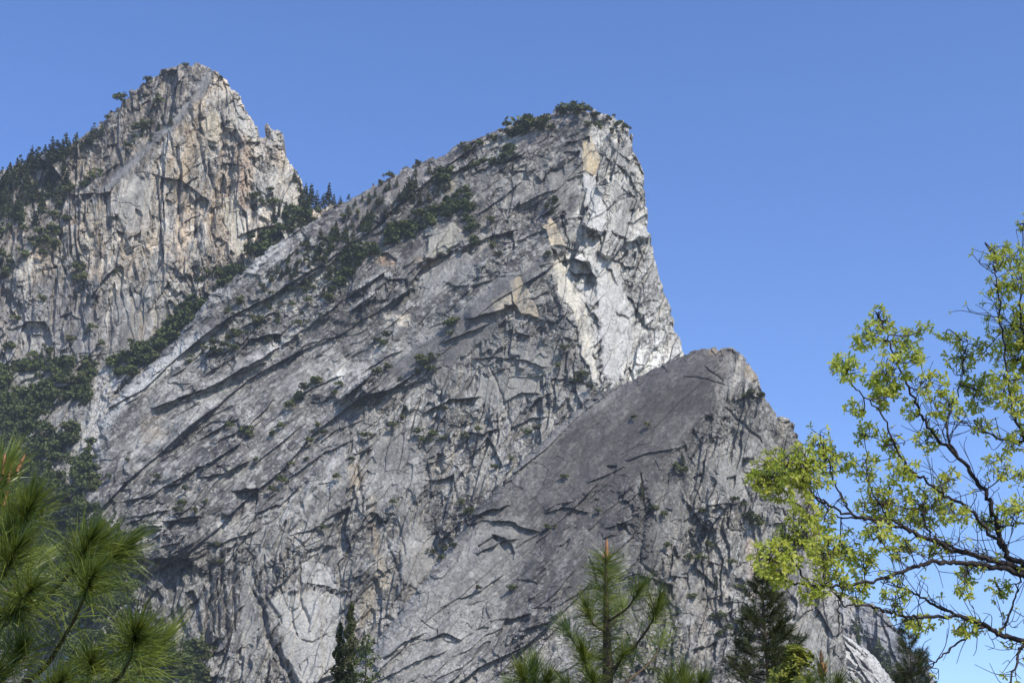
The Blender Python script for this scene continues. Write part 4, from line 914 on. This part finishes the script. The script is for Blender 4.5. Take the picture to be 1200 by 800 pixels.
def pine(label, base_px, Y, trunk, branches, nl, width=0.0022, dens=1.0, m=None, trunk_r=0.05, leader=None, group=None, buds=()):
    """young long-needled pine; branches: list of (photo polyline, depth offset at tip, needles, shoot length)"""
    base = at(base_px[0], base_px[1], Y); base[2] = 0
    root = empty('pine_tree', base, label, 'tree', group)
    T = spline(np.concatenate([[base - (0, 0, 0.1)], px_line(trunk, Y)]), 8)
    g = Geo(); tube(g, T, trunk_r, 0.006, 8, 0.03); g.build('trunk', bark_m, root)
    fol = Geo()
    if leader:
        n, L_, a0, a1, bias = leader
        top = T[np.linalg.norm(T - T[-1], axis=1) < L_]; brush(fol, top, int(n * dens), nl, a0, a1, width, bias=bias)
    for pts, dy, n, sl in branches:
        P = spline(px_line(pts, Y + np.linspace(0, dy, len(pts))), 7)
        g = Geo(); r0 = 0.006 + 0.006 * np.linalg.norm(P[0] - P[-1]); tube(g, P, r0, 0.004, 6, 0.05); g.build('branch', bark_m, root)
        dist = np.linalg.norm(P - P[-1], axis=1); S = P[dist < sl]
        if len(S) < 3: S = P[-3:]
        brush(fol, S, int(n * dens), nl, 58, 8, width, bias=0.8)
        S2 = P[dist < sl * 2.4]
        if len(S2) > len(S) + 2: brush(fol, S2[:-2], int(n * 0.35 * dens), nl * 0.95, 75, 55, width, droop=0.2)
    fol.build('foliage', m or needle_m, root)
    for (bx, by), l, dx in buds:
        p = at(bx, by, Y); bud(root, p, (dx, 0, 1), l * 1.25, l * 0.12)
    return root

# --- left pine, its boughs reach into the lower left corner
pine('long needled green pine whose boughs fill the lower corner under the wooded slope', (-60, 900), 6.0, [(-58, 1000), (-52, 850), (-44, 720), (-30, 640), (-14, 590), (4, 556)],
     [([(-52, 800), (0, 736), (50, 702), (85, 668), (104, 636)], -0.5, 260, 0.22), ([(84, 669), (102, 660), (114, 640)], -0.2, 190, 0.16), ([(86, 668), (118, 660), (140, 645)], -0.1, 240, 0.18),
      ([(-52, 850), (40, 792), (70, 755), (95, 708), (108, 676)], -0.8, 240, 0.22), ([(-52, 900), (60, 830), (130, 800), (150, 776), (160, 742)], -0.9, 320, 0.24), ([(120, 806), (160, 790), (182, 762)], 0.0, 240, 0.18),
      ([(60, 830), (98, 810), (108, 775)], -0.7, 220, 0.2), ([(-52, 830), (5, 792), (25, 762)], -0.4, 240, 0.2), ([(-46, 740), (-6, 690), (22, 640)], -0.4, 260, 0.24), ([(-40, 690), (0, 650), (20, 606)], -0.2, 260, 0.24),
      ([(-46, 760), (0, 722), (40, 690)], -0.6, 220, 0.22), ([(-52, 880), (30, 850), (70, 800)], -0.9, 260, 0.24), ([(-52, 870), (-20, 830), (-6, 790)], -0.5, 220, 0.2), ([(-30, 640), (-10, 600), (-2, 560)], 0.1, 260, 0.22),
      ([(-30, 650), (20, 622), (38, 590)], -0.3, 240, 0.22), ([(-40, 700), (10, 690), (44, 660)], 0.3, 200, 0.2), ([(-40, 730), (-10, 730), (20, 716)], -0.5, 200, 0.2), ([(-52, 900), (100, 850), (140, 820)], -0.4, 240, 0.22)],
     0.20, 0.0032, 1.05, leader=(700, 0.6, 75, 20, 0.8), trunk_r=0.06,
     buds=(((4, 556), 0.072, -0.05), ((9, 565), 0.06, 0.1), ((20, 552), 0.062, 0.35), ((4, 592), 0.05, 0.2), ((103, 640), 0.028, 0.1), ((113, 662), 0.028, 0.0), ((134, 652), 0.028, 0.2), ((160, 746), 0.03, 0.05), ((108, 782), 0.03, 0.0), ((26, 766), 0.024, 0.1)))

# --- centre pine with its upright orange tip
pine('young pine with a bare upright orange tip before the lowest peak\'s slab', (712, 1000), 9.0, [(712, 900), (712, 800), (711, 740), (710, 690), (711, 652)],
     [([(712, 728), (735, 712), (749, 692)], -0.2, 150, 0.10), ([(712, 790), (745, 755), (764, 728), (771, 708)], -0.3, 300, 0.17), ([(712, 800), (690, 790), (683, 764)], -0.4, 320, 0.17), ([(712, 775), (680, 760), (664, 738)], 0.2, 170, 0.12),
      ([(712, 815), (745, 790), (766, 770), (776, 748)], 0.3, 120, 0.12), ([(711, 740), (695, 730), (688, 712)], -0.2, 170, 0.12), ([(711, 735), (722, 725), (728, 712)], 0.3, 120, 0.1), ([(712, 800), (724, 780), (730, 766)], -0.2, 160, 0.12),
      ([(712, 840), (700, 815), (695, 795)], -0.3, 200, 0.14), ([(712, 850), (680, 830), (664, 806)], -0.2, 200, 0.14)],
     0.175, 0.0028, 0.9, leader=(1300, 0.74, 98, 70, 0.85), trunk_r=0.05, buds=(((711, 655), 0.10, 0.02), ((708, 657), 0.04, -0.12), ((714, 657), 0.04, 0.12), ((771, 708), 0.03, 0.1), ((683, 766), 0.045, 0.0), ((750, 692), 0.03, 0.2)))
pine('bushy pine top between the dark spires and the orange tipped pine', (626, 1000), 9.5, [(626, 900), (626, 830), (625, 786)],
     [([(626, 830), (618, 808), (612, 790)], -0.2, 220, 0.12), ([(626, 835), (636, 812), (642, 796)], -0.2, 220, 0.12), ([(626, 850), (605, 830), (598, 812)], 0.1, 180, 0.12), ([(626, 850), (650, 830), (656, 815)], 0.1, 180, 0.12)],
     0.17, 0.0030, 1.0, leader=(420, 0.22, 70, 14, 0.8), trunk_r=0.04, buds=(((625, 788), 0.045, 0.0),))
pine('low pine top between the orange tipped pine and the dark conifer', (802, 1000), 9.5, [(802, 900), (802, 840), (801, 792)],
     [([(802, 840), (790, 818), (784, 800)], -0.2, 200, 0.12), ([(802, 840), (816, 820), (822, 800)], -0.2, 200, 0.12), ([(802, 850), (800, 830), (806, 808)], -0.3, 180, 0.12)],
     0.16, 0.0030, 1.0, leader=(360, 0.2, 70, 16, 0.8), trunk_r=0.04, buds=(((801, 794), 0.07, 0.03), ((797, 797), 0.05, -0.1)))
pine('small yellowish pine top with a reddish tip below the oak', (965, 1000), 12.0, [(965, 900), (965, 840), (964, 786)],
     [([(965, 840), (955, 822), (950, 806)], -0.2, 170, 0.12), ([(965, 840), (976, 820), (982, 800)], -0.2, 170, 0.12), ([(965, 860), (990, 835), (998, 815)], 0.1, 150, 0.12), ([(965, 860), (940, 835), (936, 815)], 0.1, 150, 0.12)],
     0.17, 0.0036, 1.0, leader=(300, 0.3, 85, 25, 0.9), trunk_r=0.04, buds=(((964, 790), 0.15, 0.0), ((961, 792), 0.09, -0.1), ((967, 792), 0.09, 0.12)))

# --- darker, denser conifers a little farther off
def dense_conifer(label, px, top_py, Y, width_px, depth_px, levels, m, seed, nl=0.16, name='conifer_tree'):
    r = np.random.RandomState(seed); top = at(px, top_py, Y); k = Y / F; base = top.copy(); base[2] = 0
    root = empty(name, base, label, 'tree'); H_ = top[2]
    g = Geo(); tube(g, spline([base - (0, 0, 0.2), base + (top - base) * 0.5, top], 10), 0.02 + 0.011 * H_, 0.008, 8, 0.03); g.build('trunk', bark_m, root)
    fol = Geo(); tw = Geo()
    for i in range(levels):
        z = (i + 0.6) / levels * depth_px * k; reach = width_px * k * (0.10 + 0.9 * (z / (depth_px * k)) ** 0.8)
        for j in range(7):
            a = r.rand() * 6.28; ln = reach * (0.55 + 0.55 * r.rand()); d = np.array([math.cos(a), math.sin(a), 0.25 + 0.3 * r.rand()])
            p0 = top - (0, 0, z); P = spline([p0, p0 + d * ln * 0.55 - (0, 0, 0.06 * ln), p0 + d * ln + (0, 0, 0.12 * ln)], 4)
            tube(tw, P, 0.012, 0.004, 4)
            brush(fol, P[len(P) // 3:], int(46 + 60 * ln), nl, 75, 25, 0.0085, bias=0.7)
            if ln > 0.5:
                for s in (-1, 1):
                    q = P[len(P) // 2]; e = unit(np.cross(d, (0, 0, 1))) * s * 0.45 * ln + d * 0.25 * ln
                    brush(fol, np.array([q, q + e * 0.5, q + e]), 34, nl, 70, 25, 0.0085, bias=0.8)
    brush(fol, np.array([top - (0, 0, 0.4), top - (0, 0, 0.2), top]), 90, nl, 70, 15, 0.008)
    tw.build('branch', bark_m, root); fol.build('foliage', m, root); return root
dense_conifer('dark green conifer top under the leafy oak, beside the yellow green sapling', 893, 672, 34, 60, 160, 24, needle_dark_m, 5)
dense_conifer('slim dark conifer standing beside the pale scree slope', 1063, 726, 60, 36, 120, 20, needle_dark_m, 6, nl=0.22)

def spire(label, px, top_py, Y, w_px, seed, m, name='conifer_tree', round_top=False, n=4200):
    r = np.random.RandomState(seed); top = at(px, top_py, Y); base = top.copy(); base[2] = 0; k = Y / F; H_ = top[2]
    root = empty(name, base, label, 'tree')
    g = Geo(); tube(g, spline([base - (0, 0, 0.5), base + (top - base) * 0.6, top - (0, 0, 0.3 * round_top * 4)], 8), 0.02 * H_ / 2, 0.05, 8); g.build('trunk', bark_m, root)
    L_ = 130 * k; z = L_ * (1 - r.rand(n) ** 0.62 if False else r.rand(n) ** 0.75)
    if round_top: prof = np.sqrt(np.clip(1 - (1 - np.clip(z / (45 * k), 0, 1)) ** 2, 0, 1))
    else: prof = np.clip(z / L_, 0, 1) ** 0.55
    a = r.rand(n) * 6.28; R_ = w_px * k * prof * (0.4 + 0.6 * np.sqrt(r.rand(n))) * (0.75 + 0.4 * np.sin(z / (5.5 * k) * 1.7 + a * 1.0)) + 0.02
    P = top + np.stack([R_ * np.cos(a), R_ * np.sin(a), -z - 0.2 * R_], 1)
    V, f = tri_soup(P, 1.5 * k, r, 0.6); gg = Geo(); gg.add(V, f); gg.build('foliage', m, root, smooth=False); return root
far_leaf_m = noise_mat('mixed_leaves', (0.05, 0.075, 0.022), (0.11, 0.13, 0.04), 0.5, 0.8, 0.2)
spire('tallest slim dark spire of the trees at the foot of the middle cliff', 412, 704, 250, 15, 31, far_conifer_m)
spire('shorter dark conifer crowding against the tallest spire under the middle cliff', 399, 728, 252, 14, 32, far_conifer_m)
spire('round topped lighter green tree beside the tall dark spire', 430, 742, 246, 18, 33, far_leaf_m, 'leafy_tree', True, 2200)

# --- oak reaching in from the side
def leaf_batch(g, P, D, U, size):
    """lobed leaves: P base points, D directions, U up vectors; two halves folded along the midrib"""
    n = len(P); S = unit(np.cross(D, U)); N = np.cross(S, D)
    t = np.array([0, 0.16, 0.30, 0.42, 0.55, 0.70, 0.84, 1.0]); w_ = np.array([0.02, 0.16, 0.08, 0.27, 0.13, 0.30, 0.14, 0.0])
    s = size[:, None]
    mid = P[:, None] + (D[:, None] * t[None, :, None] - N[:, None] * (0.18 * t ** 2)[None, :, None]) * s[:, :, None]
    h = (w_ * 0.35)[None, :, None] * N[:, None]
    lt = mid + (S[:, None] * w_[None, :, None] + h) * s[:, :, None]; rt = mid + (-S[:, None] * w_[None, :, None] + h) * s[:, :, None]
    V = np.concatenate([mid, lt, rt], 1); b = np.arange(n)[:, None] * 24
    F_ = [b + [i, i + 1, 8 + i + 1, 8 + i] for i in range(7)] + [b + [i + 1, i, 16 + i, 16 + i + 1] for i in range(7)]
    g.add(V, np.concatenate(F_))

def rosette(g, p, d, size, n=5):
    a = rn.rand() * 6.28 + np.arange(n) * 6.28 / n; d = unit(d); x = unit(np.cross(d, rn.normal(size=3))); y = np.cross(d, x)
    D = unit(d * (0.35 + 0.5 * rn.rand(n))[:, None] + x * np.cos(a)[:, None] + y * np.sin(a)[:, None] + np.array([0, 0, -0.25]))
    U = unit(d * 1.0 + np.array([0, 0, 0.7]) + rn.normal(size=(n, 3)) * 0.35)
    leaf_batch(g, np.repeat(p[None], n, 0), D, U, size * (0.65 + 0.6 * rn.rand(n)))

OY = 12.0; ok = OY / F
LIMBS = [  # photo polyline from the trunk outwards, thickness in pixels at both ends, depth at tip
    ([(1290, 690), (1212, 672), (1165, 657), (1122, 645), (1080, 628), (1040, 612), (1000, 604), (968, 590), (950, 574)], 9, 1.8, -0.6),
    ([(1290, 680), (1200, 662), (1176, 640), (1164, 600), (1152, 572), (1122, 534), (1091, 503), (1075, 475), (1057, 434), (1041, 400), (1030, 366)], 9, 1.5, 0.4),
    ([(1290, 700), (1200, 668), (1172, 659), (1129, 646), (1091, 632), (1054, 614), (1022, 607), (985, 606), (962, 588)], 7, 1.6, 0.5),
    ([(1290, 715), (1200, 674), (1160, 663), (1126, 659), (1097, 658), (1063, 666), (1035, 678), (991, 684), (951, 687), (910, 678), (880, 662)], 8, 1.6, -1.0),
    ([(1290, 790), (1200, 752), (1172, 744), (1151, 731), (1122, 722), (1079, 723), (1051, 719), (1022, 711), (991, 708), (982, 697)], 7.5, 1.5, -0.8),
    ([(1152, 732), (1126, 722), (1091, 706), (1060, 689), (1032, 681)], 4.5, 1.6, 0.3),
    ([(1174, 642), (1140, 600), (1104, 578), (1079, 559), (1054, 534), (1032, 484), (997, 447), (985, 425)], 4.5, 1.2, -0.5),
    ([(1122, 534), (1110, 506), (1113, 484), (1126, 447), (1129, 400)], 3.0, 1.1, 0.6),
    ([(1290, 640), (1226, 560), (1196, 500), (1180, 440), (1174, 380), (1166, 320), (1162, 292)], 5, 1.2, 0.2),
    ([(1290, 560), (1200, 521), (1166, 512), (1141, 500), (1120, 492)], 4, 1.1, 0.7),
    ([(1230, 760), (1200, 755), (1191, 775), (1180, 806)], 4.5, 2.0, -0.3),
    ([(1154, 734), (1126, 750), (1097, 775), (1084, 784)], 3.0, 1.1, -0.5),
    ([(1290, 620), (1200, 614), (1172, 616), (1150, 606)], 3.2, 1.1, 0.8),
    ([(1290, 600), (1215, 470), (1200, 400), (1196, 330), (1200, 262)], 5, 1.3, 0.9),
    ([(1062, 620), (1036, 598), (1018, 560), (1014, 505)], 2.6, 1.0, 0.3), ([(1000, 604), (980, 570), (970, 540), (958, 508)], 2.4, 1.0, -0.2),
    ([(968, 590), (940, 572), (915, 560), (890, 558)], 2.2, 1.0, -0.2), ([(1004, 684), (984, 698), (983, 722), (982, 745)], 2.0, 0.9, 0.0),
    ([(951, 687), (930, 660), (920, 640), (912, 632)], 2.2, 1.0, 0.2), ([(1172, 744), (1190, 700), (1196, 660)], 3.0, 1.2, 0.4), ([(1091, 632), (1082, 600), (1088, 560)], 2.2, 0.9, 0.4),
    # the far side of the crown, out of the picture
    ([(1290, 660), (1350, 612), (1410, 560), (1455, 500)], 9, 1.5, 0.6), ([(1286, 570), (1340, 500), (1384, 430)], 7, 1.3, -0.5), ([(1292, 730), (1360, 702), (1440, 690)], 7, 1.5, -0.8), ([(1256, 410), (1304, 345), (1336, 290)], 5, 1.1, 0.3),
    ([(1244, 345), (1240, 285), (1232, 225)], 4, 1.1, 0.0), ([(1288, 620), (1330, 600), (1380, 610)], 5, 1.2, 1.6), ([(1280, 540), (1300, 460), (1320, 400)], 5, 1.2, 1.4)]
CLUST = [(915, 556, 30), (945, 548, 30), (892, 558, 17), (960, 520, 13), (978, 538, 17), (1014, 508, 13), (1012, 545, 16), (1040, 590, 30), (1088, 594, 24), (935, 636, 26), (902, 655, 22), (970, 648, 22), (992, 640, 20), (956, 690, 15), (916, 672, 16),
         (1030, 374, 14), (1022, 392, 16), (1056, 400, 16), (1008, 400, 10), (994, 432, 15), (988, 424, 9), (1038, 440, 24), (1040, 462, 17), (1070, 420, 14), (1082, 386, 8), (1108, 392, 8), (1128, 396, 7), (1092, 448, 16), (1126, 420, 15), (1150, 460, 22), (1106, 474, 16),
         (1178, 300, 17), (1166, 296, 8), (1172, 338, 15), (1186, 380, 26), (1194, 420, 26), (1178, 452, 18), (1196, 330, 17), (1168, 548, 15), (1186, 598, 15), (1084, 516, 12), (1118, 602, 14), (1136, 672, 10), (1080, 730, 13), (1132, 735, 12), (1050, 702, 14), (1002, 692, 14), (1199, 266, 6),
         (1044, 520, 12), (1060, 552, 16), (1000, 480, 10), (1030, 630, 16), (1056, 640, 14), (1110, 560, 12), (1130, 690, 9), (1160, 610, 12), (1190, 520, 12), (1150, 410, 12), (980, 670, 14), (940, 600, 16), (966, 606, 14), (1012, 660, 14), (1192, 470, 16), (1066, 480, 10), (1152, 500, 10), (1196, 560, 12), (1098, 640, 10), (1170, 690, 10), (1230, 400, 40), (1230, 320, 30), (1240, 480, 40), (1340, 600, 34), (1400, 555, 40), (1450, 500, 36), (1330, 500, 34), (1380, 430, 38), (1400, 690, 34), (1440, 680, 30), (1304, 340, 30), (1336, 290, 26), (1244, 260, 24), (1380, 605, 30), (1310, 420, 36), (1280, 380, 30), (1350, 680, 26), (1420, 620, 26)]
trunk_base = at(1300, 760, OY); trunk_base[2] = 0
oak = empty('oak_tree', trunk_base, 'spreading oak with dark branches and fresh yellow green leaves against the blue sky', 'tree')
g = Geo(); tube(g, spline([trunk_base - (0, 0, 0.2), at(1296, 900, OY), at(1290, 690, OY), at(1284, 560, OY), at(1262, 440, OY + 0.2), at(1240, 330, OY + 0.4)], 8), 0.16, 0.02, 10, 0.03); g.build('trunk', oak_bark_m, oak)
geos, samples, owner = [], [], []
for li, (pts, w0, w1, dy) in enumerate(LIMBS):
    yy = OY + dy * np.linspace(0, 1, len(pts)) ** 1.3
    P = spline(px_line(pts, yy), 8)
    P[1:-1] += rn.normal(size=(len(P) - 2, 3)) * 0.009
    g = Geo(); n = len(P); tube(g, P, w0 * 0.78 * ok * 0.5 * (1 - np.linspace(0, 1, n) ** 0.8) + w1 * ok * 0.5, 0, 7, 0.05)
    geos.append(g); samples.append(P[2:]); owner += [li] * (n - 2)
SMP = np.concatenate(samples); owner = np.array(owner)
leaves = Geo(); warm = Geo()
def project(P):
    v = P - (0, 0, CAMZ); c = v[..., 1] * CP + v[..., 2] * SP; u_ = -v[..., 1] * SP + v[..., 2] * CP
    return np.stack([600 + F * v[..., 0] / c, 400 - F * u_ / c], -1)
SPX = project(SMP)
for cx, cy, cr in CLUST:
    dd = np.hypot(SPX[:, 0] - cx, SPX[:, 1] - cy) + rn.rand(len(SPX)) * 6
    near = np.argsort(dd)[:5]; k = near[rn.randint(0, 2)]; depth = SMP[k][1] + rn.normal() * 0.25
    hub = at(cx, cy, depth)
    st = SMP[k]; md = (st + hub) / 2 + rn.normal(size=3) * 0.05
    tube(geos[owner[k]], spline([st, md, hub], 4), 0.006, 0.004, 5)
    for q in range(int(2 + cr * cr / 9.5)):
        a = rn.rand() * 6.28; rr = cr * math.sqrt(rn.rand()) * 1.25; e = at(cx + rr * math.cos(a), cy + rr * math.sin(a) * 0.85, depth + rn.normal() * cr * ok * 0.8)
        o_ = st + (hub - st) * rn.rand() if rn.rand() < 0.5 else hub
        m1 = o_ * 0.45 + e * 0.55 + rn.normal(size=3) * 0.03 - (0, 0, 0.015)
        P = spline([o_, m1, e], 3)
        if rn.rand() < 0.4: tube(geos[owner[k]], P, 0.0026, 0.0018, 4)
        else: tube(geos[owner[k]], spline([m1, e], 2), 0.0024, 0.002, 4)
        rosette(leaves, e, e - m1, np.full(5, 0.033 + 0.021 * rn.rand()), 5)
        if rn.rand() < 0.35: rosette(leaves, m1, e - o_, np.full(4, 0.036), 4)
for q in range(640):                                     # bare side twigs
    k = rn.randint(len(SMP))
    if SPX[k, 0] < 1040 and rn.rand() < 0.75: continue
    k2 = min(k + 3, len(SMP) - 1); fw = unit(SMP[k2] - SMP[k]) if owner[k2] == owner[k] else np.zeros(3)
    sgn = rn.normal(size=3) * 0.8 + fw * 0.9; sgn[2] += 0.25; ln = (0.08 + 0.30 * rn.rand()) * (0.4 if SPX[k, 0] < 1050 else 1)
    e = SMP[k] + unit(sgn) * ln; P = spline([SMP[k], (SMP[k] + e) / 2 + rn.normal(size=3) * 0.035, e], 4)
    tube(geos[owner[k]], P, 0.0036, 0.0018, 4)
    if rn.rand() < 0.42: rosette(leaves, e, e - SMP[k], np.full(4, 0.042), 4)
    if rn.rand() < 0.6:
        f_ = P[len(P) // 2]; e2 = f_ + unit(e - SMP[k] + rn.normal(size=3) * 0.15) * ln * 0.6; tube(geos[owner[k]], spline([f_, (f_ + e2) / 2 + rn.normal(size=3) * 0.02, e2], 3), 0.003, 0.0018, 4)
        if rn.rand() < 0.3: rosette(leaves, e2, e2 - f_, np.full(4, 0.04), 4)
for g in geos: g.build('limb', oak_bark_m, oak)
leaves.build('foliage', oak_leaf_m, oak, smooth=False)

# --- leafy sapling below it
sb = at(930, 900, 28.0); sb[2] = 0
sap = empty('leafy_sapling', sb, 'yellow green leafy sapling beside the dark conifer top', 'tree')
g = Geo(); tip = at(930, 768, 28.0); tube(g, spline([sb - (0, 0, 0.1), (sb + tip) / 2 + (0.05, 0, 0), tip], 8), 0.05, 0.01, 7); g.build('trunk', oak_bark_m, sap)
lv = Geo(); tw = Geo()
for q in range(330):
    a = rn.rand() * 6.28; t = rn.rand(); r_ = 27 * math.sqrt(rn.rand()) * min(1, 0.35 + 1.6 * t)
    e = at(930 + r_ * math.cos(a) + 6 * math.sin(t * 9), 757 + 75 * t, 28 + r_ * math.sin(a) * 28 / F)
    s_ = sb + (tip - sb) * np.clip((e[2] - 0.3) / tip[2], 0.5, 1)
    if q % 3 == 0: tube(tw, spline([s_, (s_ + e) / 2 + (0, 0, -0.03), e], 3), 0.006, 0.003, 4)
    rosette(lv, e, e - s_ + (0, 0, 0.1), np.full(5, 0.10), 5)
tw.build('branch', oak_bark_m, sap); lv.build('foliage', oak_leaf2_m, sap, smooth=False)
